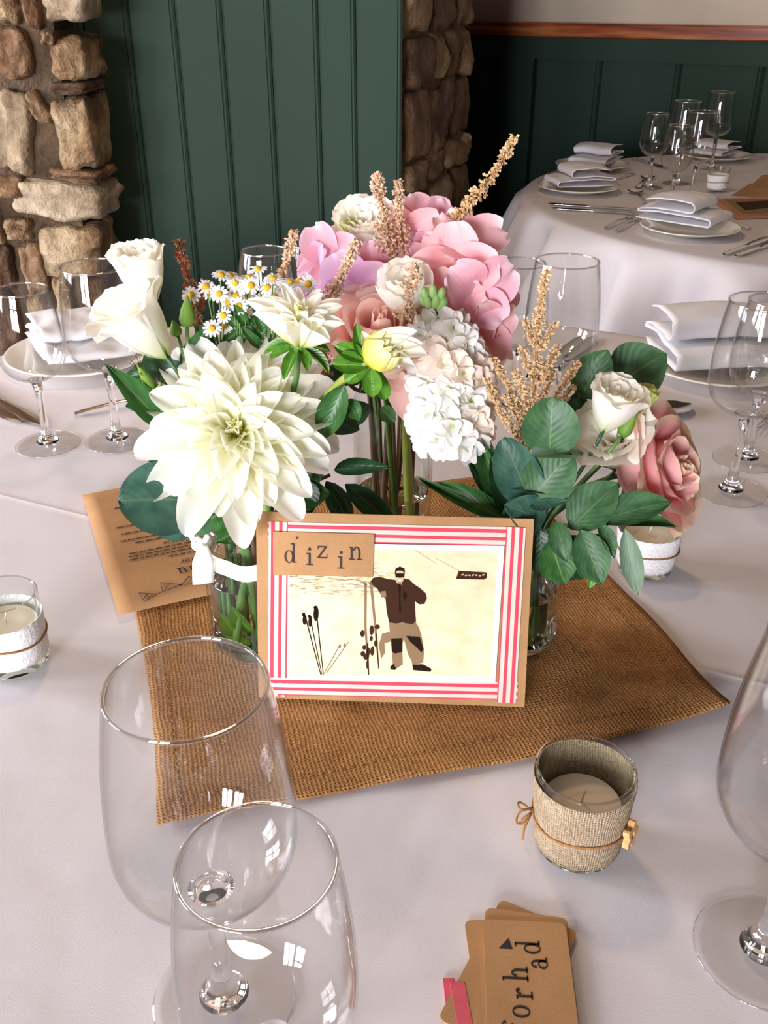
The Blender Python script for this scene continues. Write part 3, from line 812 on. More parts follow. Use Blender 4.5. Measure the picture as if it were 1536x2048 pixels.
def napkin_mesh(name, W, L, layers, seed, wob_amp=1.0):
    """white cloth folded in layers, rolled fold edges; W across, L along y"""
    rnd = random.Random(seed); V = []; F = []
    # path in (y,z): two folded pads, the upper one set back from the lower
    path = []; z = .003; y0, y1 = -L / 2, L / 2
    gaps = [.010 + .002 * rnd.random(), .0035, .012 + .002 * rnd.random()]
    for k in range(4):
        a, b = (y0 + (.036 if k > 1 else 0) + (.002 if k % 2 else 0), y1 - k * .006)
        seq = [b + (a - b) * i / 10 for i in range(11)]
        if k % 2: seq.reverse()
        for y in seq: path.append((y, z + .0025 * math.sin((y - y0) / L * math.pi) * k))
        if k < 3:
            ye = seq[-1]; sgn = 1 if seq[-1] > seq[0] else -1
            for j in range(1, 7):
                an = math.pi * j / 7; path.append((ye + sgn * gaps[k] * .5 * math.sin(an), z + .0025 * math.sin((ye - y0) / L * math.pi) * k + gaps[k] * (1 - math.cos(an)) / 2))
            z += gaps[k]
    nx = 20
    for i in range(nx + 1):
        x = -W / 2 + W * i / nx
        for (y, zz) in path:
            wob = wob_amp * (.0015 * noise.noise(Vector((x * 30, y * 30, seed + (zz > .014)))) + .0005 * noise.noise(Vector((x * 70, y * 50, seed))) ) + .0012 * math.sin(x * 60 + seed)
            V.append((x + .004 * noise.noise(Vector((y * 20, zz * 80, seed + 2))), y, max(.0025, zz + wob)))
    n = len(path)
    for i in range(nx):
        for j in range(n - 1): F.append((i * n + j, (i + 1) * n + j, (i + 1) * n + j + 1, i * n + j + 1))
    return mk(name, V, F, M['napkin'])
NAPS = [napkin_mesh('folded_napkin', .105, .15, 3, s) for s in (1, 2, 3)] + [napkin_mesh('folded_napkin', .105, .15, 3, 4, wob_amp=5.0)]
def napkin(p, rz, k, label, z=.0155, s=(1, 1, 1)):
    o = obj('folded_napkin', NAPS[k], loc=(p.x, p.y, TZ + z)); o.rotation_euler = (0, 0, rz); o.scale = s
    md = o.modifiers.new('thickness', 'SOLIDIFY'); md.thickness = .0016; md.offset = 0
    return tag(o, label, 'napkin')

# cutlery: blades and bowls lie along +y, handle end at the origin
def strip(stations, nx=6):
    """stations: (y, halfwidth, z centre, dish, thickness)"""
    g = G(); V = []; F = []
    for (y, hw, z, dish, th) in stations:
        for side in (1, -1):
            for i in range(nx + 1):
                a = -1 + 2 * i / nx
                e = math.sqrt(max(0, 1 - a * a))
                V.append((a * hw, y, z + dish * a * a + side * th / 2 * e))
    m = 2 * (nx + 1)
    for s in range(len(stations) - 1):
        for side in (0, 1):
            for i in range(nx):
                a = s * m + side * (nx + 1) + i; b = a + 1
                F.append((a, b, b + m, a + m) if side == 0 else (a, a + m, b + m, b))
        for e in (0, nx):
            a = s * m + e; b = s * m + nx + 1 + e
            F.append((a, b, b + m, a + m))
    g.add(V, F); return g
def spoon_mesh():
    st = []
    for k in range(13):
        t = k / 12; st.append((t * .125, .0052 - .0026 * t + (.0008 if k == 0 else 0), .004 + .010 * math.sin(t * math.pi * .9) * .5, 0, .0028 if k else .001))
    for k in range(1, 13):
        t = k / 12; w = .0026 + .0185 * math.sin(math.pi * (t * .94 + .04)) ** .75
        if k == 12: w = .003
        st.append((.125 + t * .06, w, .007 - .0045 * math.sin(math.pi * t), .0065 * math.sin(math.pi * t), .0014))
    g = strip(st); return g.mesh('spoon', M['steel'])
def knife_mesh():
    st = []
    for k in range(9):
        t = k / 8; st.append((t * .095, .0046 + .0022 * (1 - t) + (-.003 if k == 0 else 0), .0045, 0, .0062 if k else .002))
    for k in range(1, 14):
        t = k / 13; w = .0052 + .0055 * min(1, t * 2.2); w *= (1 - max(0, t - .82) / .18 * .85)
        st.append((.095 + t * .125, w, .0042, 0, .0018))
    return strip(st).mesh('table_knife', M['steel'])
def fork_mesh():
    st = []
    for k in range(12):
        t = k / 11; st.append((t * .125, .0056 - .0030 * t, .004 + .009 * math.sin(t * math.pi) * .5, 0, .0028 if k else .001))
    for k in range(1, 7):
        t = k / 6; st.append((.125 + t * .022, .0026 + .0094 * math.sin(t * math.pi / 2), .004 + .001 * t, .002 * t, .0018))
    g = strip(st)
    for i in range(4):
        x = -.0097 + .00645 * i
        s2 = strip([(.146, .0021, .006, 0, .0018), (.160, .0018, .0045, 0, .0017), (.174, .0015, .0048, 0, .0016), (.185, .0011, .007, 0, .0014), (.192, .0003, .009, 0, .0008)], 4)
        n = len(g.v); g.v += [(a + x, b, c) for a, b, c in s2.v]; g.f += [tuple(i2 + n for i2 in f) for f in s2.f]; g.uv += s2.uv
    return g.mesh('fork', M['steel'])
SPOON, KNIFE, FORK = spoon_mesh(), knife_mesh(), fork_mesh()
LEN = {'spoon': .185, 'knife': .22, 'fork': .192}
def cutlery(kind, a, b, label, from_tip=False, z=.0006, s=1.0, group=None):
    """a = handle end on the cloth, pointing towards b"""
    me = {'spoon': SPOON, 'knife': KNIFE, 'fork': FORK}[kind]
    d = (b - a); d.z = 0; d.normalize()
    if from_tip: a = b - d * LEN[kind] * s
    o = obj({'spoon': 'spoon', 'knife': 'table_knife', 'fork': 'fork'}[kind], me)
    o.matrix_world = Matrix.Translation((a.x, a.y, TZ + z)) @ Matrix.Rotation(math.atan2(d.y, d.x) - math.pi / 2, 4, 'Z') @ Matrix.Scale(s, 4)
    return tag(o, label, kind, group)

# place setting near the stone wall
plate(on(168, 724), 'cream side plate under a loosely folded napkin near the stone wall')
napkin(on(175, 708), math.radians(28), 3, 'loosely folded white napkin on the plate near the stone wall', s=(1.35, 1.1, 1.15))
cutlery('knife', on(-110, 742), on(84, 858), 'table knife lying nearer the plate by the stone wall', True)
cutlery('knife', on(-150, 760), on(46, 850), 'table knife lying beside the other one near the stone wall', True)
cutlery('spoon', on(150, 833), on(330, 800), 'dessert spoon lying between the small and large glasses and the lance leaf')
# place setting on the rose side
plate(on(1432, 742), 'cream side plate under a thick folded napkin on the nearer table')
napkin(on(1436, 728), math.radians(4), 1, 'thick neatly folded white napkin on the plate beyond the pink rose', s=(1.75, .95, 1.7))
cutlery('spoon', on(1180, 868), on(1380, 818), 'dessert spoon with its bowl beside the pink rose', True)
cutlery('fork', on(1600, 790), on(1506, 868), 'fork lying behind the wine glasses beside the pink rose', True)
cutlery('fork', on(1640, 850), on(1522, 842), 'fork pointing at the stems of the glasses beside the pink rose', True)
# place setting behind the flowers
cutlery('knife', on(1020, 812), on(1190, 678), 'table knife under the large glass behind the astilbe plume', True)
cutlery('knife', on(1000, 802), on(1172, 676), 'table knife beside the other one behind the astilbe plume', True)
cutlery('fork', on(1010, 700), on(985, 745), 'dark fork lying behind the pink hydrangea')
# far table
PL = [((1183, 339), 'cream plate with a napkin next to the wainscot, beyond the knife pair'), ((1156, 384), 'cream plate with a napkin between the two knives at the far table edge'), ((1378, 467), 'cream plate with a rolled-edge napkin at the front of the far table'), ((1432, 320), 'cream plate half hidden behind the tall glass on the far table')]
for i, (q, lb) in enumerate(PL): plate(on(*q), lb)
napkin(on(1192, 331), math.radians(-28), 2, 'folded napkin on the plate next to the wainscot', s=(1.1, 1.2, 1.25))
napkin(on(1160, 379), math.radians(-80), 0, 'folded napkin on the plate between the knives at the far table edge', s=(1.15, 1.05, 1.3))
napkin(on(1362, 452), math.radians(50), 1, 'folded napkin with rolled edges on the front plate of the far table', s=(1.2, 1.15, 1.35))
napkin(on(1430, 316), math.radians(-40), 2, 'folded napkin on the plate behind the tall glass of the far table', s=(1.0, 1.0, 1.0))
cutlery('knife', on(1096, 411), on(1300, 424), 'upper knife of the pair in front of the napkin plate on the far table')
cutlery('knife', on(1102, 420), on(1300, 432), 'lower knife of the pair in front of the napkin plate on the far table')
cutlery('knife', on(1447, 513), on(1560, 470), 'knife beside the front plate of the far table, thinner handle outermost')
cutlery('knife', on(1470, 516), on(1580, 478), 'knife beside the front plate of the far table, second from the plate')
cutlery('fork', on(1212, 460), on(1290, 424), 'fork left of the front napkin on the far table, farther from the plate')
cutlery('fork', on(1234, 466), on(1312, 424), 'fork touching the front napkin plate of the far table')
cutlery('spoon', on(1290, 411), on(1262, 378), 'spoon lying below the small glass of the far table')
cutlery('spoon', on(1276, 378), on(1312, 342), 'spoon lying behind the small glass of the far table')
cutlery('spoon', on(1498, 461), on(1388, 430), 'spoon lying behind the front plate of the far table')
cutlery('fork', on(1268, 350), on(1195, 372), 'fork between the two napkin plates of the far table', False)
cutlery('knife', on(1086, 349), on(1220, 372), 'knife between the two napkin plates of the far table')
cutlery('knife', on(1262, 318), on(1330, 338), 'knife next to the wainscot beyond the far napkin plates')
cutlery('spoon', on(1510, 310), on(1452, 330), 'spoon lying beyond the white candle holder of the far table')
cutlery('fork', on(1530, 318), on(1478, 322), 'fork lying near the spoon beyond the white candle holder')

# ------------------------------------------------------------------ candle holders
def votive(base, rb, rt, h, label, wrap, candle_label, wax_h):
    t = thing('candle_holder', label, 'candle holder', (base.x, base.y, TZ + .0006))
    wl = .0026; fl = .008
    g = G(); g.lathe([(0, 0), (rb - .003, 0), (rb, .002), (rb + (rt - rb) * .5, h * .5), (rt, h - .001), (rt - wl * .5, h), (rt - wl, h - .001), (rb + (rt - rb) * .5 - wl, h * .5), (rb - wl, fl + .002), (rb - wl - .004, fl), (0, fl)], 56, True)
    me = g.mesh('glass_cup', M['votive_glass']); me.materials.append(M['thin_jar'])
    me.materials.append(M['rim'])
    for p in me.polygons:
        if p.center.z > fl + .001: p.material_index = 1
        if p.center.z > h - .0008: p.material_index = 2
    obj('glass_cup', me, t)
    def rad(z): return rb + (rt - rb) * z / h
    def band(z0, z1, off, mat, nm, ruff=0):
        V = []; F = []; uv = []; n = 96; m = 8
        for j in range(m + 1):
            for i in range(n + 1):
                a = 2 * math.pi * i / n; z = z0 + (z1 - z0) * j / m
                if j in (0, m): z += ruff * math.sin(a * 24) + ruff * .6 * noise.noise(Vector((a * 3, j, 1)))
                r = rad(z) + off + .0002 * math.sin(a * 40 + j)
                V.append((r * math.cos(a), r * math.sin(a), z)); uv.append((i / n, j / m))
        for j in range(m):
            for i in range(n): F.append((j * (n + 1) + i, j * (n + 1) + i + 1, (j + 1) * (n + 1) + i + 1, (j + 1) * (n + 1) + i))
        o = obj(nm, mk(nm, V, F, mat, uv), t)
        md = o.modifiers.new('thickness', 'SOLIDIFY'); md.thickness = .0006; md.offset = 1
        return o
    if wrap == 'burlap': band(h * .09, h * .905, .0006, M['burlap_wrap'], 'burlap_wrap', .0001)
    else: band(h * .14, h * .70, .0005, M['lace'], 'lace_band', .0003)
    zt = h * .42
    g = G(); g.tube([((rad(zt) + .0018) * math.cos(a), (rad(zt) + .0018) * math.sin(a), zt + .001 * math.sin(a * 3)) for a in [2 * math.pi * i / 48 for i in range(49)]], .0009, 6, False)
    g.obj('twine', M['twine'], t)
    c = G(); rw = rad(fl) - wl - .0012
    rwt = rad(wax_h) - wl - .0012
    c.lathe([(0, fl + .0006), (rw - .002, fl + .0006), (rw, fl + .003), (rwt, wax_h - .002), (rwt - .0015, wax_h), (rwt * .5, wax_h - .0012), (0, wax_h - .0016)], 40)
    ct = thing('candle', candle_label, 'candle', (base.x, base.y, TZ + .0006))
    c.obj('wax', M['wax'], ct)
    w = G(); w.tube([(0, 0, wax_h - .0014), (.0006, 0, wax_h + .004), (.0016, .0004, wax_h + .008)], .0007, 6); w.obj('wick', M['wick'], ct)
    return t, rad
vt, vr = votive(on(1152, 1688), .0262, .0312, .066, 'glass candle holder wrapped in burlap with a wooden flower button', 'burlap', 'cream candle inside the burlap-wrapped holder', .038)
# wooden flower button and twine bow on the burlap holder
a = math.radians(-34); rr = vr(.026) + .0030
g = G(); pts = []
for i in range(40):
    an = 2 * math.pi * i / 40; r = .0076 + .0020 * math.cos(5 * an); pts.append((r * math.cos(an), r * math.sin(an)))
n = len(pts); inner = [(.0024 * math.cos(2 * math.pi * i / 40), .0024 * math.sin(2 * math.pi * i / 40)) for i in range(40)]
V = [(x, y, z) for z in (0, .004) for x, y in pts] + [(x, y, z) for z in (0, .004) for x, y in inner]; F = []
for i in range(40):
    j = (i + 1) % 40
    F += [(i, j, 40 + j, 40 + i), (80 + i, 120 + i, 120 + j, 80 + j), (40 + i, 40 + j, 120 + j, 120 + i), (i, 80 + i, 80 + j, j)]
g.add(V, F)
g.obj('wooden_button', M['wood_star'], vt, smooth=False, M=Matrix.Translation((rr * math.cos(a), rr * math.sin(a), .028)) @ frame((math.cos(a), math.sin(a), .1)))
a = math.radians(178); g = G(); r0 = vr(.03) + .002
for s in (-1, 1):
    g.tube([Vector((r0 * math.cos(a), r0 * math.sin(a), .027)) + Vector((-(.010 * math.sin(t * math.pi) if True else 0), s * .004 * math.sin(t * 2 * math.pi) - .003 * math.sin(t * math.pi), s * .007 * math.sin(t * math.pi) + .004 * t)) for t in [i / 12 for i in range(13)]], .0008, 5)
    g.tube([Vector((r0 * math.cos(a), r0 * math.sin(a), .027)), Vector((r0 * math.cos(a) - .005, s * .004, .018)), Vector((r0 * math.cos(a) - .006, s * .007, .011))], .0008, 5)
g.obj('twine_bow', M['twine'], vt)
votive(on(30, 1322), .0275, .0285, .066, 'glass candle holder with a white lace band beside the menu card', 'lace', 'cream candle inside the lace holder beside the menu', .040)
votive(on(1288, 1138), .0250, .0305, .064, 'glass candle holder with lace and twine under the pink rose', 'lace', 'cream candle inside the lace holder under the pink rose', .038)
votive(on(1432, 383), .025, .029, .062, 'small white candle holder on the far table', 'lace', 'cream candle inside the holder on the far table', .040)

# ------------------------------------------------------------------ lettering shapes (x-height 1)
def ring(cx, cy, rx, ry, tx, ty, a0=0, a1=360, n=28):
    out = []
    for i in range(n):
        b0 = math.radians(a0 + (a1 - a0) * i / n); b1 = math.radians(a0 + (a1 - a0) * (i + 1) / n)
        out.append([(cx + rx * math.cos(b0), cy + ry * math.sin(b0)), (cx + rx * math.cos(b1), cy + ry * math.sin(b1)),
                    (cx + (rx - tx) * math.cos(b1), cy + (ry - ty) * math.sin(b1)), (cx + (rx - tx) * math.cos(b0), cy + (ry - ty) * math.sin(b0))])
    return out
def R(x0, y0, x1, y1): return [(x0, y0), (x1, y0), (x1, y1), (x0, y1)]
GLY = {
    'd': (ring(.4, .48, .38, .52, .17, .08) + [R(.66, 0, .83, 1.55), R(.5, 1.46, .83, 1.55), R(.66, 0, .98, .09)], 1.0),
    'i': ([R(.2, 0, .38, .97), R(.04, .88, .3, .97), R(.02, 0, .56, .09), ellipse_pts(.29, 1.28, .13, .13, 14)], .58),
    'z': ([R(.05, .88, .78, 1), R(.03, 0, .8, .12), [(.03, .1), (.22, .1), (.78, .9), (.58, .9)], R(.05, .7, .13, .95), R(.72, .04, .8, .32)], .84),
    'n': ([R(.12, 0, .29, .97), R(0, .88, .2, .97), R(0, 0, .42, .09), R(.68, .0, .85, .62), R(.56, 0, 1.0, .09)] + ring(.56, .6, .29, .4, .17, .1, 0, 165), 1.02),
    'o': (ring(.42, .48, .4, .52, .18, .08), .84),
    'r': ([R(.12, 0, .29, .97), R(0, .88, .2, .97), R(0, 0, .5, .09), ellipse_pts(.62, .84, .11, .11, 12)] + ring(.55, .62, .27, .36, .14, .12, 75, 170), .74),
    'h': ([R(.12, 0, .29, 1.55), R(0, 1.46, .2, 1.55), R(0, 0, .42, .09), R(.68, 0, .85, .62), R(.56, 0, 1.0, .09)] + ring(.56, .6, .29, .4, .17, .1, 0, 165), 1.02),
    'a': (ring(.34, .28, .33, .3, .15, .08) + ring(.36, .66, .29, .34, .16, .09, 0, 150) + [R(.49, .06, .66, .68), R(.55, 0, .82, .1), ellipse_pts(.15, .74, .09, .09, 12)], .82),
    'f': ([R(.2, 0, .37, 1.2), R(.04, .88, .6, .97), R(.06, 0, .55, .09), ellipse_pts(.64, 1.36, .1, .1, 12)] + ring(.5, 1.2, .3, .34, .16, .1, 70, 180), .66),
    "'": ([[(0, 1.5), (.16, 1.5), (.05, 1.15), (0, 1.15)]], .3),
    'm': ([R(.12, 0, .29, .97), R(0, .88, .2, .97), R(0, 0, .4, .09), R(.60, .0, .77, .62), R(.5, 0, .88, .09), R(1.08, 0, 1.25, .62), R(.98, 0, 1.38, .09)] + ring(.5, .6, .27, .4, .17, .1, 0, 165) + ring(.98, .6, .27, .4, .17, .1, 0, 165), 1.4),
    'M': ([R(.1, 0, .26, 1.4), R(0, 1.3, .3, 1.4), R(0, 0, .38, .1), R(1.1, 0, 1.3, 1.4), R(1.05, 1.3, 1.42, 1.4), R(.98, 0, 1.42, .1), [(.2, 1.4), (.38, 1.4), (.76, .3), (.66, .1)], [(1.12, 1.4), (1.22, 1.4), (.76, .1), (.66, .1)]], 1.46),
    'e': (ring(.4, .48, .38, .52, .17, .08, 0, 320) + [R(.1, .46, .74, .56)], .82),
    'u': ([R(.12, .38, .29, .97), R(0, .88, .2, .97), R(.62, 0, .79, .97), R(.5, .88, .7, .97), R(.7, 0, .95, .09)] + ring(.45, .4, .33, .42, .17, .1, 180, 330), .98),
    'C': (ring(.6, .7, .58, .74, .2, .1, 50, 320) + [R(.98, .95, 1.06, 1.4)], 1.16),
    's': (ring(.36, .72, .3, .28, .12, .1, 30, 270) + ring(.36, .28, .3, .3, .12, .1, -150, 90), .72),
    'S': (ring(.45, 1.02, .4, .4, .15, .11, 30, 270) + ring(.45, .4, .42, .42, .15, .11, -150, 90), .92),
    't': ([R(.2, .1, .37, 1.25), R(.04, .86, .58, .96)] + ring(.42, .2, .22, .22, .15, .09, 180, 330), .64),
    'D': ([R(.12, 0, .3, 1.4), R(0, 1.3, .5, 1.4), R(0, 0, .5, .1)] + ring(.5, .7, .62, .7, .19, .1, -90, 90), 1.2),
    ' ': ([], .45),
}
def text_polys(s, spacing=.12, offs=None):
    out = []; x = 0; k = 0
    for ch in s:
        polys, w = GLY[ch]
        dy = offs[k] if offs else 0
        out += [[(px + x, py + dy) for px, py in p] for p in polys]
        x += w + spacing; k += 1
    return out, x - spacing

# ------------------------------------------------------------------ photo card
CW, CH = .2045, .1475
tl, tr, br_, bl_ = (38, 35), (1500, 60), (1478, 1025), (72, 985)
def card_uv(x, y):
    """picture position inside the close-up -> position on the card (metres from its centre)"""
    u, v = .5, .5
    for _ in range(12):
        px = (1 - v) * ((1 - u) * tl[0] + u * tr[0]) + v * ((1 - u) * bl_[0] + u * br_[0])
        py = (1 - v) * ((1 - u) * tl[1] + u * tr[1]) + v * ((1 - u) * bl_[1] + u * br_[1])
        u += (x - px) / 1450; v += (y - py) / 960
    return ((u - .5) * CW, (.5 - v) * CH)
pbl, pbr = on(519, 1406), on(1047, 1425)
cd = (pbr - pbl).normalized(); lean = math.radians(16)
cup = Vector((-cd.y * math.sin(lean), cd.x * math.sin(lean), math.cos(lean)))
cn = cd.cross(cup)
cc = (pbl + pbr) / 2 + cup * CH / 2 + Vector((0, 0, .0055))
card = thing('photo_card', 'kraft photo card with red striped ribbon border and stamped name, propped against the jars', 'photo card', cc)
Mc = Matrix((cd, cup, cn)).transposed().to_4x4()
card.rotation_euler = Mc.to_euler()
def flat(name, polys, mat, z, parent=card, th=.0003, conv=True):
    g = G()
    for p in polys:
        q = [card_uv(*c) for c in p] if conv else p
        g.poly(q, z, z + th)
    return g.obj(name, mat, parent, smooth=False)
g = G(); g.box((-CW / 2, -CH / 2, -.001), (CW / 2, CH / 2, .0004)); g.obj('kraft_backing', M['kraft'], card, smooth=False)
def ribbon(p0, p1, w, z, flip=False):
    """striped ribbon between two picture positions (centre line)"""
    a, b = Vector(card_uv(*p0)), Vector(card_uv(*p1)); d = (b - a).normalized(); nrm = Vector((-d.y, d.x)) * w / 2
    if flip: nrm = -nrm
    V = []; uv = []; n = 12
    for i in range(n + 1):
        c = a + (b - a) * i / n
        for s, u in ((-1, 0), (1, 1)):
            q = c + nrm * s; V.append((q.x, q.y, z + .0001 * math.sin(i))); uv.append((u, i / n))
    F = [(2 * i, 2 * i + 1, 2 * i + 3, 2 * i + 2) for i in range(n)]
    o = obj('striped_ribbon', mk('striped_ribbon', V, F, M['ribbon'], uv, False), card)
    md = o.modifiers.new('thickness', 'SOLIDIFY'); md.thickness = .0003
    return o
RW = .0142
ribbon((104, 130), (1450, 148), RW, .0007); ribbon((120, 922), (1440, 940), RW, .0007, False)
ribbon((160, 82), (170, 976), RW, .0011, True); ribbon((1408, 100), (1382, 1000), RW, .0011, False)
# sepia print with a white border
pc = [(214, 185), (1350, 192), (1322, 890), (222, 882)]
flat('print_border', [pc], M['print_white'], .0014)
pin = [(222, 212), (1316, 217), (1298, 860), (232, 856)]
q = [card_uv(*c) for c in pin]
V = []; uv = []; n = 8
for j in range(n + 1):
    for i in range(n + 1):
        u, v = i / n, j / n
        x = (1 - v) * ((1 - u) * q[3][0] + u * q[2][0]) + v * ((1 - u) * q[0][0] + u * q[1][0])
        y = (1 - v) * ((1 - u) * q[3][1] + u * q[2][1]) + v * ((1 - u) * q[0][1] + u * q[1][1])
        V.append((x, y, .0018)); uv.append((u, v))
F = [(j * (n + 1) + i, j * (n + 1) + i + 1, (j + 1) * (n + 1) + i + 1, (j + 1) * (n + 1) + i) for j in range(n) for i in range(n)]
pic = obj('sepia_print', mk('sepia_print', V, F, M['print'], uv, False), card); pic['label'] = 'sepia photograph of a skier on snow'
def seg(p0, p1, w0, w1=None):
    w1 = w0 if w1 is None else w1
    a, b = Vector(p0), Vector(p1); d = (b - a).normalized(); nn = Vector((-d.y, d.x))
    return [tuple(a + nn * w0 / 2), tuple(b + nn * w1 / 2), tuple(b - nn * w1 / 2), tuple(a - nn * w0 / 2)]
jacket = [(655, 372), (668, 356), (700, 350), (745, 362), (782, 366), (800, 362), (830, 360), (856, 362), (880, 385), (912, 405), (945, 432), (952, 458), (940, 486), (912, 488), (890, 472), (892, 520), (898, 575), (880, 590), (830, 582), (790, 586), (756, 580), (742, 520), (735, 460), (710, 440), (690, 410), (668, 396)]
trousers = [(756, 580), (800, 586), (850, 584), (895, 580), (915, 610), (925, 640), (938, 690), (944, 740), (940, 790), (885, 800), (870, 740), (852, 690), (838, 660), (830, 690), (830, 740), (834, 800), (800, 822), (782, 800), (776, 740), (768, 680), (762, 630)]
T = .00008
flat('printed_shadow', [[(705, 700), (722, 640), (760, 630), (770, 680), (735, 690), (740, 740), (720, 770)]], M['sep3'], .0019, pic, T)
flat('printed_pole_shadow', [seg((420, 850), (500, 700), 5), seg((430, 850), (545, 685), 5), ellipse_pts(500, 708, 6, 12, 8), ellipse_pts(524, 702, 6, 12, 8)], M['sep3'], .0019, pic, T)
flat('printed_leg_shadow', [[(835, 660), (860, 690), (885, 790), (860, 745)]], M['sep3'], .0019, pic, T)
flat('printed_trousers', [trousers], M['sep3'], .0020, pic, T)
flat('printed_jacket', [jacket], M['sep1'], .0021, pic, T)
flat('printed_knee_pads', [[(770, 665), (828, 662), (830, 735), (790, 742), (776, 730)], [(848, 650), (920, 655), (942, 720), (930, 735), (900, 705), (870, 680)]], M['sep2'], .0022, pic, T)
flat('printed_boots', [[(768, 812), (785, 796), (800, 822), (795, 828), (770, 826)], [(884, 800), (940, 798), (985, 822), (982, 836), (890, 828)]], M['sep2'], .0022, pic, T)
flat('printed_face', [ellipse_pts(806, 345, 24, 42, 18), [(794, 375), (820, 375), (816, 392), (802, 388)]], M['sep4'], .00222, pic, T)
flat('printed_hair_and_goggles', [[(780, 335), (784, 308), (806, 298), (830, 308), (833, 330), (818, 318), (795, 318)], [(782, 332), (832, 332), (830, 350), (808, 354), (786, 350)], [(800, 384), (815, 384), (812, 470), (820, 530), (808, 520), (806, 450)], [(830, 420), (850, 440), (838, 475), (826, 450)]], M['sep2'], .0023, pic, T)
flat('printed_teeth_and_tag', [[(798, 362), (816, 362), (814, 369), (800, 369)]], M['print_white'], .00242, pic, T)
flat('printed_glove', [[(706, 425), (735, 420), (740, 450), (715, 455)]], M['sep3'], .0022, pic, T)
ski = [seg((628, 385), (632, 600), 14, 12), seg((632, 600), (656, 856), 12, 6), seg((655, 372), (684, 600), 14, 12), seg((684, 600), (708, 820), 12, 6), [(606, 376), (640, 388), (632, 398)], [(640, 376), (662, 384), (652, 396)]]
flat('printed_skis', ski, M['sep3'], .0020, pic, T)
bind = [ellipse_pts(x, y, rx, ry, 9) for x, y, rx, ry in ((618, 640, 12, 18), (666, 622, 12, 26), (695, 605, 14, 12), (630, 712, 12, 12), (640, 760, 16, 16), (650, 735, 12, 22), (622, 745, 12, 14), (690, 690, 10, 18), (665, 665, 8, 14), (672, 730, 10, 26), (648, 800, 7, 24))]
flat('printed_bindings', bind + [seg((645, 690), (656, 856), 8, 4), seg((690, 640), (708, 822), 6, 4)], M['sep1'], .0022, pic, T)
poles = [seg((310, 545), (402, 856), 6, 4), seg((338, 555), (408, 856), 5, 3), seg((370, 520), (416, 856), 6, 4)]
flat('printed_poles', poles + [ellipse_pts(x, y, rx, ry, 10) for x, y, rx, ry in ((310, 572, 11, 26), (304, 545, 9, 11), (340, 580, 10, 30), (334, 553, 8, 8), (370, 540, 14, 40), (366, 508, 10, 9))], M['sep2'], .0021, pic, T)
flat('printed_banner', [[(1115, 318), (1260, 324), (1264, 350), (1250, 360), (1102, 358)]], M['sep1'], .0020, pic, T)
flat('printed_banner_writing', [seg((1130 + k * 18, 338 + (k % 2) * 3), (1142 + k * 18, 334 + (k % 3) * 3), 7) for k in range(7)], M['sep4'], .0022, pic, T)
flat('printed_cable', [seg((885, 216), (1000, 285), 2), seg((990, 255), (1120, 318), 2)], M['sep4'], .0020, pic, T)
# name panel with stamped letters
flat('name_panel', [[(134, 128), (670, 138), (666, 350), (140, 344)]], M['kraft'], .0024, card, .0004)
def stamp(parent, s, origin, xdir, ydir, size, z, offs, mat, name, spacing=.3, bold=1):
    polys, w = text_polys(s, spacing, offs)
    g = G()
    for p in polys: g.poly([(origin[0] + (x * xdir[0] + y * ydir[0]) * size, origin[1] + (x * xdir[1] + y * ydir[1]) * size) for x, y in p], z, z + .00012)
    return g.obj(name, mat, parent, smooth=False)
for ch, (x, y), h in (('d', (196, 280), 62), ('i', (312, 292), 62), ('z', (370, 258), 62), ('i', (478, 308), 62), ('n', (538, 264), 66)):
    o = card_uv(x, y); o2 = card_uv(x, y - h); s = math.hypot(o2[0] - o[0], o2[1] - o[1])
    stamp(card, ch, o, (1, -.01), (.0, 1), s, .0029, None, M['ink'], 'stamped_letter')
flat('stamped_mark', [[(256, 152), (272, 152), (268, 162), (258, 166)]], M['ink'], .0029, card, T)

# ------------------------------------------------------------------ menu card lying by the jar
m0, m1 = on(166, 1003), on(239, 1243)          # its left long side: far end, near end
mu = on(416, 1213) - m1; mu.z = 0; mu.normalize()
mv = (m0 - m1); ML = mv.length; mv.normalize(); mu = (mu - mv * mu.dot(mv)).normalized(); MW = .170
menu = thing('menu_card', 'brown kraft menu card lying upside down half under the jar with the ribbon', 'menu card', (m1.x, m1.y, TZ + .0072))
menu.rotation_euler = Matrix((mu, mv, mu.cross(mv))).transposed().to_euler()
g = G()
V = []; n = 12
for j in range(n + 1):
    for i in range(n + 1):
        V.append((MW * i / n, ML * j / n, .0006 * math.sin(i / n * 3) + .001 * (j / n) ** 2))
F = [(j * (n + 1) + i, j * (n + 1) + i + 1, (j + 1) * (n + 1) + i + 1, (j + 1) * (n + 1) + i) for j in range(n) for i in range(n)]
o = obj('kraft_sheet', mk('kraft_sheet', V, F, M['kraft_dark']), menu); md = o.modifiers.new('thickness', 'SOLIDIFY'); md.thickness = .0006; md.offset = -1
def menu_text(s, cx, y, size, name, mat=M['ink_black'], spacing=.12):
    polys, w = text_polys(s, spacing); g = G()
    for p in polys:
        g.poly([(cx - (x - w / 2) * size, y - yy * size) for x, yy in p], .0016, .0017)
    return g.obj(name, mat, menu, smooth=False)
mc = MW / 2
menu_text('Menu', mc, .0535, .0100, 'menu_heading'); menu_text('Starter', mc, .0670, .0056, 'starter_heading'); menu_text('Main Course', mc, .1075, .0047, 'main_course_heading')
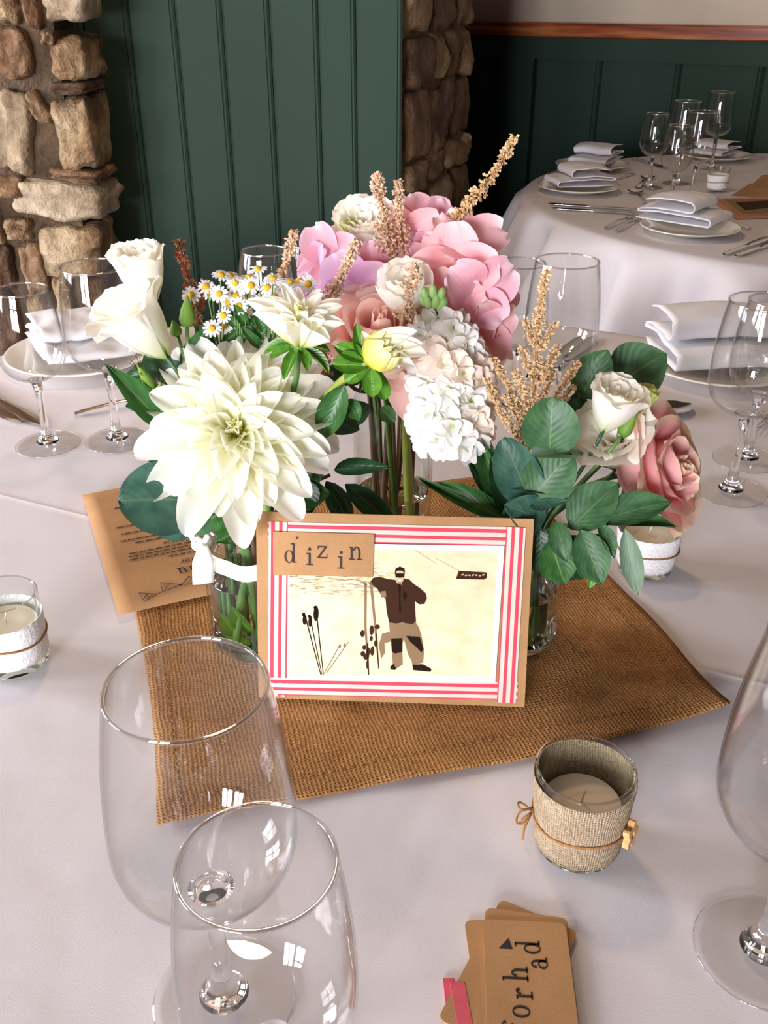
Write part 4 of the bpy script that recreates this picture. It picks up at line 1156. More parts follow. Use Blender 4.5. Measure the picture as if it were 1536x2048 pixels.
def menu_lines(ys, name, seed):
    rnd = random.Random(seed); g = G()
    for y, w in ys:
        x = mc - w / 2
        while x < mc + w / 2:
            l = rnd.uniform(.003, .010); g.poly([(x, y), (min(x + l, mc + w / 2), y), (min(x + l, mc + w / 2), y + .0017), (x, y + .0017)], .0016, .0017); x += l + .0012
    o = g.obj(name, M['ink_black'], menu, smooth=False); o['kind'] = 'stuff'
menu_lines([(.0775, .05), (.0845, .122), (.0905, .12), (.0965, .118)], 'starter_small_print', 4)
menu_lines([(.1155, .10), (.1235, .126), (.130, .06), (.1375, .12), (.144, .05), (.1525, .126), (.159, .08), (.195, .116), (.2015, .06)], 'main_course_small_print', 6)
g = G()
for tri in (((.0224, .0253), (.0244, .0093), (.0374, .017)), ((.0437, .0349), (.0426, .0191), (.0607, .0235)), ((.0607, .0235), (.0701, .0359), (.0797, .0199)), ((.090, .022), (.102, .040), (.118, .024))):
    for a, b in zip(tri, tri[1:] + tri[:1]): g.tube([(a[0], a[1], .0017), (b[0], b[1], .0017)], .00035, 4)
for a, b in (((.0374, .017), (.0426, .0191)), ((.0244, .014), (.029, .020)), ((.027, .013), (.030, .016)), ((.031, .016), (.034, .019)), ((.046, .024), (.050, .028)), ((.0797, .0199), (.090, .022))): g.tube([(a[0], a[1], .0017), (b[0], b[1], .0017)], .00035, 4)
g.obj('mountain_drawing', M['ink_black'], menu)

# ------------------------------------------------------------------ kraft name tags at the front
def rounded(w, l, r, n=6):
    pts = []
    for cx, cy, a0 in ((w / 2 - r, -r, 90), (-w / 2 + r, -r, 180), (-w / 2 + r, -l + r, 180), (w / 2 - r, -l + r, 270)):
        pass
    for (cx, cy, a0) in ((-w / 2 + r, -r, 180), (w / 2 - r, -r, 90), (w / 2 - r, -l + r, 0), (-w / 2 + r, -l + r, -90)):
        for k in range(n + 1):
            a = math.radians(a0 - 90 * k / n); pts.append((cx + r * math.cos(a), cy + r * math.sin(a)))
    return pts
TW, TL = .0485, .088
tags = [((923, 1845), (1095, 1838), 'kraft name tag at the bottom of the fan, edge showing beside the pink strips'), ((1006, 1806), (1150, 1868), 'kraft name tag turned outermost in the fan with a single mark'),
        ((970, 1824), (1135, 1846), 'kraft name tag just beneath the stamped one in the fan'), ((964, 1850), (1130, 1858), 'topmost kraft name tag stamped with a name')]
for k, (a, b, lb) in enumerate(tags):
    A, B = on(*a), on(*b); d = (B - A).normalized(); c = (A + B) / 2
    t = thing('name_tag', lb, 'name tag', (c.x, c.y, TZ + .0008 + .0012 * k)); t.rotation_euler = (0, 0, math.atan2(d.y, d.x))
    g = G(); g.poly(rounded(TW, TL, .004), 0, .0009); g.obj('kraft_sheet', M['kraft_tag'], t, smooth=False)
    if k == 3:
        top = t
    if k == 1: tag1 = t
bpy.context.view_layer.update()
inv = top.matrix_world.inverted()
for ch, px, sz in (('d', (1081, 1908), .0105), ('a', (1096, 1938), .0105), ('h', (1057, 1962), .0105), ('r', (1066, 1998), .0105), ('o', (1060, 2036), .0105), ('f', (1058, 2066), .0105)):
    p = inv @ on(*px, .006)
    stamp(top, ch, (p.x, p.y), (0, 1), (-1, 0), .0092, .00095, None, M['ink_black'], 'stamped_letter')
p = inv @ on(1011, 1896, .006)
g = G(); g.poly([(p.x - .004, p.y), (p.x + .004, p.y), (p.x + .004, p.y - .0012), (p.x + .003, p.y + .006)][0:2] + [(p.x + .002, p.y + .007)], .00095, .00107); g.obj('stamped_mark', M['ink_black'], top, smooth=False)
p = tag1.matrix_world.inverted() @ on(1086, 1856, .004)
g = G(); g.poly([(p.x - .004, p.y - .001), (p.x + .004, p.y - .0028), (p.x + .004, p.y + .0018), (p.x - .002, p.y + .0012)], .0023, .0025); g.obj('stamped_mark', M['ink_black'], tag1, smooth=False)
for k, (a, b, lb) in enumerate((((897, 1960), (912, 2090), 'narrow pink strip lying under the kraft name tags'), ((914, 1972), (936, 2090), 'darker pink strip overlapping the narrow one beside the name tags'))):
    A, B = on(*a), on(*b); d = (B - A); L = d.length; d.normalize()
    g = G(); g.box((-.0032 - .0008 * k, 0, 0), (.0032 + .0008 * k, L, .0012)); o = g.obj('pink_strip', M['pink_ribbon'], smooth=False)
    o.matrix_world = Matrix.Translation((A.x, A.y, TZ + .0005 + .0014 * k)) @ Matrix.Rotation(math.atan2(d.y, d.x) - math.pi / 2, 4, 'Z')
    tag(o, lb, 'ribbon strip')

# far table paper
def sheet_quad(name, label, cat, px, mat, z, th=.001):
    g = G(); c = on(*px[0])
    g.poly([((on(*p) - c).x, (on(*p) - c).y) for p in px], 0, th); o = g.obj(name, mat, smooth=False); o.location = (c.x, c.y, TZ + z)
    return tag(o, label, cat)
fc = thing('photo_card', 'pink bordered photo card lying flat on the far table', 'photo card', on(1420, 400) + Vector((0, 0, .0022)))
c0 = on(1420, 400)
def fp(nm, px, mat, z0, z1):
    g = G(); g.poly([((on(*p) - c0).x, (on(*p) - c0).y) for p in px], z0, z1); return g.obj(nm, mat, fc, smooth=False)
fp('kraft_backing', [(1420, 400), (1472, 440), (1600, 436), (1560, 396)], plain('pink_card', srgb(206, 130, 116), .7), 0, .001)
fp('kraft_border', [(1436, 404), (1478, 436), (1590, 432), (1552, 400)], M['kraft'], .001, .0014)
fp('sepia_print', [(1448, 402), (1484, 430), (1580, 428), (1545, 400)], M['sep3'], .0014, .0018)
fp('printed_scene', [(1470, 408), (1490, 424), (1530, 420), (1560, 415), (1540, 404)], M['sep1'], .0018, .0019)
sheet_quad('menu_card', 'brown kraft menu card on the far table beside the photo card', 'menu card', [(1462, 392), (1500, 368), (1620, 362), (1580, 400)], M['kraft_dark'], .0006)
sheet_quad('menu_card', 'brown kraft menu card lying across the other one on the far table', 'menu card', [(1502, 372), (1525, 352), (1640, 350), (1620, 376)], M['kraft_dark'], .0022)

# ------------------------------------------------------------------ jars
class Jar: pass
def make_jar(name, label, x, y, prof_out, wall, base, water_z, rim_r, h):
    j = Jar(); j.c = Vector((x, y, TZ + .0042)); j.h = h; j.r = rim_r; j.floor = base
    t = thing(name, label, 'vase', j.c); j.t = t
    inner = [(r - wall, z) for r, z in prof_out if z > base + .004]
    g = G(); rb = prof_out[0][0]
    pr = [(0, 0), (rb - .004, 0), (rb - .001, .001)] + prof_out + [(prof_out[-1][0] - wall * .5, h)] + list(reversed(inner)) + [(rb - wall - .003, base + .001), (0, base)]
    g.lathe(pr, 64, True); me = g.mesh('glass_wall', M['jar_glass']); me.materials.append(M['thin_jar'])
    for p in me.polygons:
        if p.center.z > base + .002: p.material_index = 1
    obj('glass_wall', me, t)
    g = G(); ws = [(r - .0006, z) for r, z in inner if z < water_z]
    rw = ws[-1][0]
    g.lathe([(0, base + .0008), (rb - wall - .0045, base + .0008), (rb - wall - .0012, base + .004)] + ws + [(rw, water_z), (0, water_z)], 48, True)
    g.obj('water', M['water'], t)
    return j
JL = make_jar('flower_jar', 'glass jar tied with an ivory ribbon, holding the cream dahlia', -.1085, .664, [(.034, .003), (.036, .010), (.0365, .03), (.0365, .074), (.0345, .084), (.0315, .090), (.0312, .098), (.0328, .100), (.0328, .103), (.0312, .105), (.0312, .112)], .0024, .006, .066, .0312, .114)
JR = make_jar('flower_jar', 'glass jar with a lime stem, holding the eucalyptus and pink rose', .1105, .669, [(.032, .003), (.0345, .010), (.035, .03), (.035, .070), (.033, .080), (.0305, .086), (.0305, .096)], .0024, .006, .050, .0305, .098)
JC = make_jar('glass_vase', 'tall plain glass vase holding the hydrangeas behind the photo card', .009, .838, [(.034, .003), (.0365, .012), (.0375, .05), (.0380, .10), (.0385, .145)], .0024, .012, .052, .0385, .148)
# ribbon on the left jar
g = G(); V = []; F = []; n = 56
for i in range(n + 1):
    a = 2 * math.pi * i / n; front = max(0, -math.sin(a - .5))
    zc = .0935 - .006 * front ** 2
    for k, (dz, dr) in enumerate(((-.006, .0042), (-.002, .0026), (.002, .0022), (.006, .0026))):
        r = .0322 + dr + (.0028 * front if k < 2 else .0008 * front)
        V.append((r * math.cos(a), r * math.sin(a), zc + dz + .0008 * math.sin(a * 9)))
for i in range(n):
    for k in range(3): F.append((i * 4 + k, (i + 1) * 4 + k, (i + 1) * 4 + k + 1, i * 4 + k + 1))
rb = obj('ribbon', mk('ribbon', V, F, M['satin']), JL.t); md = rb.modifiers.new('thickness', 'SOLIDIFY'); md.thickness = .0005
kp = at(403, 1082, .645) - JL.c
g = G()
for k in range(3): g.tube([kp + Vector((.006 * math.cos(t) , .003 * math.sin(t) - .002 * k, .004 * math.sin(2 * t + k) + .004 * (k - 1))) for t in [i * .5 for i in range(8)]], .0026, 8)
g.obj('ribbon_knot', M['satin'], rb)
V = []; F = []; tl_, tb_ = at(408, 1090, .638) - JL.c, at(407, 1166, .632) - JL.c
for i in range(11):
    s = i / 10; c = tl_.lerp(tb_, s); w = .0035 + .0048 * min(1, s * 2.5)
    for k in range(5):
        u = -1 + k / 2; V.append((c.x + u * w, c.y - .0012 * (1 - u * u) - .002 * math.sin(s * 3), c.z + (.0012 * u if i == 10 else 0)))
for i in range(10):
    for k in range(4): F.append((i * 5 + k, i * 5 + k + 1, i * 5 + k + 6, i * 5 + k + 5))
rt = obj('ribbon_tail', mk('ribbon_tail', V, F, M['satin']), rb); md = rt.modifiers.new('thickness', 'SOLIDIFY'); md.thickness = .0005

# ------------------------------------------------------------------ petals and leaves
def wprof(kind, s):
    if kind == 'dahlia': return min(1, .42 + 1.25 * s) * max(0, 1 - s ** 3.2) ** .72
    if kind == 'sepal': return max(.06, math.sin(math.pi * min(1, s * .80 + .10)) ** .62) * (1 if s < .98 else .9)
    if kind == 'stock': return max(.1, math.sin(math.pi * min(1, s * .82 + .06)) ** .75)
    if kind == 'daisy': return min(1, .5 + s) * max(0, 1 - s ** 5) ** .5
    if kind == 'lance': return max(.02, math.sin(math.pi * s ** .8) ** .95)
    if kind == 'round': return max(.03, math.sin(math.pi * s ** .92) ** .5)
    if kind == 'oval': return max(.03, math.sin(math.pi * s ** .9) ** .8)
    if kind == 'obov': return max(.05, math.sin(math.pi * min(1, s ** 1.25)) ** .75)
    return 1
_cache = {}
def petal(kind, b0, b1, cup, ruf, mat, seed=0, nu=3, nv=11, curl=0.0, W=1.0):
    """unit-length petal: base at origin, +Y outward, +Z inner face; width W"""
    key = (kind, round(b0, 2), round(b1, 2), round(cup, 2), round(ruf, 2), mat, seed, round(curl, 2), round(W, 2), nu, nv)
    if key in _cache: return _cache[key]
    V = []; F = []; uv = []; y = z = ps = 0.0
    for j in range(nv + 1):
        s = 1 - (1 - j / nv) ** 1.45; th = math.radians(b0 + (b1 - b0) * s + curl * max(0, s - .72) / .28)
        if j: y += math.cos(th) * (s - ps); z += math.sin(th) * (s - ps)
        ps = s
        w = W * wprof(kind, s)
        for i in range(-nu, nu + 1):
            a = i / nu
            c = cup * w * (a * a) * .5
            rf = ruf * (math.sin(5.1 * a + seed * 1.7) + .6 * math.sin(9.3 * a + seed)) * s * s * W
            nx, ny = -math.sin(th), math.cos(th)
            V.append((a * w / 2 * (1 - .12 * abs(cup) * a * a), y + (c + rf) * nx - (.05 * a * a * W if kind in ('sepal', 'stock') else 0) * 0, z + (c + rf) * ny))
            uv.append(((a + 1) / 2, s))
    m = 2 * nu + 1
    for j in range(nv):
        for i in range(m - 1): F.append((j * m + i, j * m + i + 1, (j + 1) * m + i + 1, (j + 1) * m + i))
    me = mk('petal', V, F, M[mat], uv); _cache[key] = me
    return me
def cup_petal(prof, A, mat, top=.18, ruf=.0, seed=0, nu=6, curl=0.0):
    """petal wrapped round the flower axis: prof = [(R,z)...] in metres, A half angle (rad)"""
    key = ('cup', tuple(prof), round(A, 2), mat, top, ruf, seed, curl)
    if key in _cache: return _cache[key]
    V = []; F = []; uv = []; nv = len(prof) - 1; H = prof[-1][1]
    for j, (Rr, z) in enumerate(prof):
        s = j / nv; wf = min(1, .45 + .9 * s)
        if s > .8: wf *= 1 - .25 * ((s - .8) / .2) ** 2
        for i in range(-nu, nu + 1):
            a = i / nu; ph = a * A * wf
            zz = z - top * H * (abs(a) ** 2.4) * s * s
            edge = s ** 3
            r2 = Rr + ruf * edge * (math.sin(a * 7 + seed * 2.1) + .7 * math.sin(a * 13 + seed)) + curl * edge * abs(a) ** 3
            zz += ruf * .7 * edge * (math.sin(a * 9 + seed) + .8 * math.sin(a * 23 + seed * 3))
            V.append((r2 * math.sin(ph), r2 * math.cos(ph), zz)); uv.append(((a + 1) / 2, s))
    m = 2 * nu + 1
    for j in range(nv):
        for i in range(m - 1): F.append((j * m + i, j * m + i + 1, (j + 1) * m + i + 1, (j + 1) * m + i))
    me = mk('petal', V, F, M[mat], uv); _cache[key] = me
    return me
RZm = lambda a: Matrix.Rotation(a, 4, 'Z')
RXm = lambda a: Matrix.Rotation(a, 4, 'X')
def place_petal(root, H, me, phi, elev, r0, z0, scale, name='petal', roll=0, sx=None):
    sc = Matrix.Diagonal((sx if sx else scale, scale, scale, 1))
    mt = H @ RZm(phi) @ Matrix.Translation((0, r0, z0)) @ RXm(elev) @ Matrix.Rotation(roll, 4, 'Y') @ sc
    return obj(name, me, root, mt)
def stem_path(jar, off, head, d, foot_z=None, side=None):
    """from inside the jar, through its mouth, to the flower head"""
    b = jar.c + Vector((off[0], off[1], (jar.floor + .004) if foot_z is None else foot_z))
    dirn = head - jar.c; dirn.z = 0
    if dirn.length > 1e-4: dirn.normalize()
    m = jar.c + dirn * jar.r * .55 + Vector((off[1] * .25, -off[0] * .25, jar.h))
    L = (head - m).length
    p = [b.lerp(m, t) for t in (0, .33, .66)]
    c1 = m + (m - b).normalized() * L * .3; c2 = head - Vector(d).normalized() * L * .35
    for i in range(9):
        t = i / 8
        p.append((1 - t) ** 3 * m + 3 * t * (1 - t) ** 2 * c1 + 3 * t * t * (1 - t) * c2 + t ** 3 * head)
    return p
def flower(name, label, jar, off, head, d, rad, smat, cat='flower', group=None, foot_z=None, thick_end=None):
    pts = stem_path(jar, off, head, d, foot_z)
    root = thing(name, label, cat, pts[0], group=group)
    g = G(); n = len(pts); r1 = thick_end or rad
    g.tube([p - pts[0] for p in pts], [rad + (r1 - rad) * i / (n - 1) for i in range(n)], 8)
    g.obj('stem', M[smat], root)
    H = Matrix.Translation(head - pts[0]) @ frame(d)
    return root, H, pts
def blade(root, b, t, W, nrm, kind, mat, bend=(12, -14), cup=.25, name='leaf', seed=0, ruf=0.02, serr=False):
    """leaf from b to t (world), width W, facing nrm"""
    b, t = Vector(b), Vector(t); y = t - b; L = y.length; y.normalize()
    z = Vector(nrm); z = (z - y * z.dot(y)); z.normalize(); x = y.cross(z)
    me = petal(kind, bend[0], bend[1], cup, ruf, mat, seed, nu=4, nv=12)
    mt = Matrix.Translation(b - root.location) @ Matrix((x, y, z)).transposed().to_4x4() @ Matrix.Diagonal((W, L, L, 1))
    return obj(name, me, root, mt)
def cam_dir(p): return (Vector((0, 0, CAMZ)) - p).normalized()
def toward(p, dx=0, dy=0, dz=0): return cam_dir(p) + Vector((dx, dy, dz))
def leafpx(root, b, t, W, kind, mat, tilt=(0, 0, .3), **kw):
    B, T = at(*b), at(*t)
    return blade(root, B, T, W, toward((B + T) / 2, *tilt), kind, mat, **kw)

# ------------------------------------------------------------------ big cream dahlia
hd = at(472, 858, .632); dd = Vector((.06, -.80, .62)).normalized()
root, H, _ = flower('cream_dahlia', 'huge open cream dahlia with a yellow-green heart', JL, (.006, -.01), hd - dd * .012, dd, .0042, 'stem')
rnd = random.Random(21)
Nd = 74
for i in range(Nd):
    t = (i + .5) / Nd; phi = i * 2.39996 + rnd.uniform(-.1, .1)
    elev = math.radians(84 - 92 * t ** .55 + rnd.uniform(-5, 5))
    L = (.009 + .071 * t ** .72) * rnd.uniform(.9, 1.08)
    w = L * (.48 - .12 * t) if t > .2 else L * .36
    k = i % 3
    me = petal('dahlia', 14 + 6 * k if t > .3 else 8, -10 - 8 * k if t > .45 else (10 if t > .2 else 14), .45 if t > .3 else (.55 if t > .2 else 1.0), .012, 'dahlia' if t > .14 else 'dahlia_in', k, curl=(-10 - 8 * k) if t > .4 else 0)
    place_petal(root, H, me, phi, elev if t > .2 else math.radians(84 - 70 * t), (.002 + .006 * t) if t > .2 else .0012 + .022 * t, .010 * (1 - t), L if t > .2 else .013 + .04 * t, sx=w * 1.25 if t > .2 else .0065)
g = G(); g.lathe([(0, .0), (.006, .002), (.007, .008), (.004, .014), (0, .016)], 20); g.obj('heart', M['dahlia_in'], root, M=H)
g = G(); g.lathe([(0, -.006), (.006, -.005), (.012, 0), (.010, .004), (0, .004)], 20); g.obj('calyx', M['leaf_mid'], root, M=H)
for b, t, W, kd, mt in (((520, 1040, .655), (432, 1084, .625), .026, 'oval', 'leaf_mid'), ((560, 985, .66), (640, 880, .65), .030, 'oval', 'leaf_dark'), ((545, 1000, .655), (660, 985, .66), .03, 'oval', 'leaf_mid'),
                        ((590, 960, .66), (620, 1030, .65), .028, 'oval', 'leaf_dark'), ((330, 925, .65), (272, 898, .64), .012, 'lance', 'leaf_dark'), ((470, 1010, .66), (400, 1050, .65), .03, 'oval', 'leaf_mid'),
                        ((560, 1010, .67), (585, 1055, .66), .025, 'oval', 'leaf_mid'), ((600, 880, .68), (700, 800, .68), .028, 'oval', 'leaf_dark')):
    leafpx(root, b, t, W, kd, mt)

# small dahlia opening upwards, and the half-open yellow-green one
hd = at(598, 692, .648); dd = Vector((.10, -.28, .95)).normalized()
root, H, _ = flower('small_dahlia', 'small cream dahlia half open above the big one', JL, (.012, .004), hd, dd, .0026, 'stem')
rnd = random.Random(4)
for i in range(34):
    t = i / 33; phi = i * 2.39996
    L = (.020 + .020 * t ** .5) * rnd.uniform(.92, 1.08)
    me = petal('dahlia', 4, 18 if t > .4 else 38, .8, .01, 'dahlia' if t > .35 else 'dahlia_in', i % 3, curl=-12)
    place_petal(root, H, me, phi, math.radians(80 - 48 * t + rnd.uniform(-5, 5)), .0025 + .004 * t, .002, L, sx=L * .36)
for i in range(9):
    me = petal('dahlia', -10, -30, .5, .01, 'leaf_bright', i % 2)
    place_petal(root, H, me, i * .7, math.radians(-8 + 14 * (i % 2)), .004, -.001, .019 if i % 2 else .024, 'bract', sx=.010)
g = G(); g.lathe([(0, -.004), (.004, -.004), (.0065, 0), (.006, .004), (0, .005)], 16); g.obj('calyx', M['leaf_bright'], root, M=H)

hd = at(742, 716, .640); dd = Vector((.62, -.52, .58)).normalized()
root, H, _ = flower('dahlia_bud', 'half-open yellow-green dahlia bud with glossy green bracts', JL, (.016, -.004), hd, dd, .0042, 'stem_lime', thick_end=.003)
prof = [(.003, 0), (.011, .004), (.0145, .011), (.0140, .019), (.0095, .026)]
for i in range(7): obj('petal', cup_petal(tuple(prof), .62, 'dahlia_bud', .25, .0004, i % 3), root, H @ RZm(i * .9))
prof = [(.002, .004), (.008, .008), (.0105, .015), (.0098, .022), (.005, .027)]
for i in range(6): obj('petal', cup_petal(tuple(prof), .7, 'dahlia_bud', .3, .0004, i % 3), root, H @ RZm(i * 1.05 + .4))
g = G(); g.lathe([(0, .004), (.006, .008), (.006, .016), (.003, .021), (0, .022)], 16); g.obj('heart', M['dahlia_in'], root, M=H)
for i, (px, L, w, mt) in enumerate((((858, 712), .042, .016, 'dahlia'), ((838, 662), .040, .018, 'dahlia'), ((850, 690), .038, .016, 'dahlia'), ((830, 735), .034, .014, 'dahlia'), ((722, 660), .026, .012, 'dahlia'), ((800, 738), .026, .012, 'dahlia'), ((790, 655), .03, .014, 'dahlia'))):
    T = at(px[0], px[1], .628 if i < 4 else .634); B = hd + (T - hd).normalized() * .006
    blade(root, B, T, w, toward(T, .0, 0, .5), 'dahlia', mt, (16, -8), .8, 'petal', i % 3, .01)
for b, t, W in (((735, 725, .642), (668, 692, .640), .014), ((735, 732, .642), (664, 728, .635), .018), ((742, 735, .640), (745, 795, .630), .015), ((728, 720, .645), (712, 648, .642), .012), ((738, 730, .645), (690, 765, .64), .014), ((750, 730, .65), (770, 800, .65), .012)):
    leafpx(root, b, t, W, 'obov', 'leaf_bright', name='bract', cup=.5)
for b, t, W in (((690, 770, .645), (640, 880, .64), .022), ((700, 800, .65), (600, 870, .66), .020), ((690, 800, .65), (720, 840, .64), .014)):
    leafpx(root, b, t, W, 'oval', 'leaf_mid')

# ------------------------------------------------------------------ lisianthus
def lisianthus(label, jar, off, base, d, hgt, rim, mat='lis', flare=0., n_out=5, n_in=5, seed=0, rad=.0016, sepals=5, squash=1.0, smat='stem_dark', rings=(.78, .52, .28), name='lisianthus'):
    root, H, pts = flower(name, label, jar, off, base, d, rad, smat)
    rnd = random.Random(seed)
    pf = [(.0035, 0), (rim * .42, hgt * .16), (rim * .66, hgt * .36), (rim * .82, hgt * .58), (rim * .92, hgt * .8), (rim * (1.0 + flare * .4), hgt * .93), (rim * (1.06 + flare), hgt)]
    for i in range(n_out):
        obj('petal', cup_petal(tuple(pf), .80, mat, .10, rim * .028, i + seed * 10, nu=8, curl=rim * .12), root, H @ RZm(i * 2 * math.pi / n_out + seed) @ Matrix.Diagonal((rnd.uniform(.96, 1.05), rnd.uniform(.96, 1.05), rnd.uniform(.94, 1.05), 1)))
    for ring_i, k in enumerate(rings):
        pf2 = [(.003, hgt * .05)] + [(r * k, z * (1.0 - .04 * ring_i) + hgt * .02) for r, z in pf[1:]]
        for i in range(max(3, n_in - ring_i)):
            obj('petal', cup_petal(tuple(pf2), .95, mat, .08, rim * .03, i + 3 + ring_i + seed * 10, nu=8), root, H @ RZm(i * 2 * math.pi / max(3, n_in - ring_i) + .6 + ring_i + seed))
    for i in range(sepals):
        me = petal('lance', 40, 80, .3, 0, 'leaf_mid', 0, nu=1, nv=6)
        place_petal(root, H, me, i * 2 * math.pi / sepals + .3, math.radians(28), .003, 0, hgt * .62, 'sepal', sx=.0028)
    return root, H, pts
b = at(302, 612, .672)
lisianthus('white lisianthus bloom, upright cup beside the stone wall', JL, (-.012, .004), b, (-.12, -.15, 1), .043, .0180, seed=1)
b = at(332, 712, .655)
lisianthus('white lisianthus bloom opened sideways like a funnel', JL, (-.014, -.006), b, (-.48, -.22, .85), .052, .0215, flare=.35, seed=2, n_in=4)
b = at(738, 500, .842)
root, _, _ = lisianthus('white ruffled lisianthus bloom topmost in the bouquet', JC, (-.008, -.004), b, (-.12, -.45, .9), .040, .0222, seed=3, flare=.1, n_in=6)
b = at(702, 502, .836)
lisianthus('green lisianthus bud beside the topmost white bloom', JC, (-.012, .004), b, (-.12, -.2, .97), .030, .0095, 'lis_green', seed=4, n_in=3)
b = at(812, 622, .752)
lisianthus('white lisianthus bloom between the hydrangeas and the stock', JC, (.004, -.012), b, (-.05, -.42, .95), .036, .0235, seed=5, n_in=4, flare=-.22, rings=(.72, .4))
b = at(1206, 862, .668)
lisianthus('white lisianthus bloom, upright cup beside the pink rose', JR, (.008, .004), b, (.20, -.20, .95), .040, .0195, seed=6, flare=.05)
b = at(1264, 838, .69)
lisianthus('lime green lisianthus bloom behind the white one beside the rose', JR, (.012, .008), b, (.25, .1, .95), .028, .013, 'lis_green', seed=7, n_in=3)
b = at(1232, 930, .700)
lisianthus('creamy lisianthus bloom with wide petals behind the upright one', JR, (.014, .002), b, (-.25, -.45, .75), .052, .021, seed=8, flare=.5)

def bud(label, jar, off, base, tip, r, tails=False, rad=.0014, group=None):
    d = (tip - base); L = d.length; d.normalize()
    root, H, _ = flower('lisianthus_bud', label, jar, off, base, d, rad, 'stem', 'flower bud', group)
    g = G(); g.lathe([(0, 0), (r * .7, L * .06), (r, L * .25), (r * .8, L * .55), (r * .4, L * .8), (r * .1, L)], 14); g.obj('bud', M['bud_green2'], root, M=H)
    for i in range(5):
        me = petal('lance', 30, 90, .4, 0, 'leaf_bright', 0, nu=1, nv=6)
        place_petal(root, H, me, i * 1.257, math.radians(42), r * .6, L * .02, L * .85, 'sepal', sx=r * .9)
        if tails:
            g = G(); g.tube([(0, 0, 0), (.001, 0, L * .3)], [.0005, .0002], 4); g.obj('awn', M['stem_brown'], root, M=H @ RZm(i * 1.257) @ Matrix.Translation((0, r * .5, L * .9)) @ RXm(-.3))
    return root
bud('tall closed green lisianthus bud behind the dahlia petals', JL, (-.01, .01), at(374, 655, .675), at(374, 590, .675), .0058)
bud('short closed lisianthus bud leaning beside the tall one', JL, (-.012, .012), at(355, 672, .675), at(345, 640, .675), .0045)
bud('bristly lisianthus bud over the white napkin', JL, (-.016, .002), at(308, 782, .645), at(274, 728, .64), .0042, True)
bud('lisianthus bud tucked under the bristly one', JL, (-.016, -.004), at(320, 800, .645), at(320, 764, .64), .0042, True)
bud('green lisianthus bud beside the rose', JR, (.010, -.004), at(1242, 872, .662), at(1272, 826, .662), .0055)
bud('green lisianthus bud among the dark stems below the topmost bloom', JC, (-.004, -.008), at(748, 545, .82), at(752, 490, .82), .005)

# ------------------------------------------------------------------ roses
def rose(label, jar, off, base, d, size, mat, smat, seed, spread=1.0, n=22):
    root, H, pts = flower('rose', label, jar, off, base, d, .0022, smat)
    rnd = random.Random(seed)
    # tight heart
    for i in range(5):
        r = size * (.05 + .035 * i)
        pf = tuple((r * k, size * z) for k, z in ((.35, .15), (.9, .35), (1.15, .6), (1.1, .82), (.95, .98)))
        obj('petal', cup_petal(pf, 1.5 - .1 * i, mat, .1, size * .008, i, nu=8), root, H @ RZm(i * 2.2 + seed))
    for ring_i, (cnt, r, hh, fl) in enumerate(((3, .26, .97, .03), (3, .36, .93, .10), (4, .45, .86, .22), (5, .52, .76, .34))):
        for i in range(cnt):
            q = spread * fl
            pf = tuple((size * a, size * z) for a, z in ((.05, .0), (r * .75, .14), (r * .98, .34), (r * 1.02, .55), (r * (1.04 + q * .4), hh * .82), (r * (1.1 + q), hh * .95), (r * (1.2 + q * 1.6), hh)))
            obj('petal', cup_petal(pf, 1.35 if ring_i < 2 else 1.02, mat, .16, size * .008, i + ring_i * 3, nu=8, curl=size * .06), root, H @ RZm(i * 2 * math.pi / cnt + ring_i * .7 + seed) @ Matrix.Rotation(rnd.uniform(-.06, .06), 4, 'X'))
    for i in range(5):
        place_petal(root, H, petal('lance', -20, -70, .3, 0, 'leaf_mid', 0, nu=1, nv=6), i * 1.257, math.radians(10), .004, 0, size * .5, 'sepal', sx=.006)
    return root, H
b = at(1243, 950, .700)
rr, H = rose('soft pink rose with cream-edged petals leaning over the lace candle holder', JR, (.016, -.002), b, (.72, -.50, .42), .058, 'rose', 'stem_dark', 2)
for b2, t2, W in (((1300, 985, .69), (1385, 1000, .675), .034), ((1330, 965, .68), (1398, 968, .67), .022)):
    leafpx(rr, b2, t2, W, 'sepal', 'rose', (0, 0, .2), name='petal', cup=.4, bend=(10, -20))
b = at(756, 724, .755)
rr, H = rose('peach pink rose behind the half-open dahlia bud', JC, (.002, -.014), b, (.05, -.42, .9), .056, 'rose_pale', 'stem', 3, 1.1)
for b2, t2, W in (((775, 740, .745), (830, 838, .735), .026), ((790, 745, .745), (815, 775, .735), .026), ((690, 700, .76), (655, 668, .75), .03), ((800, 690, .75), (860, 735, .745), .024), ((690, 690, .76), (668, 720, .75), .026)):
    leafpx(rr, b2, t2, W, 'sepal', 'rose_pale', (0, 0, .2), name='petal', cup=.5, bend=(14, -26), ruf=.04)

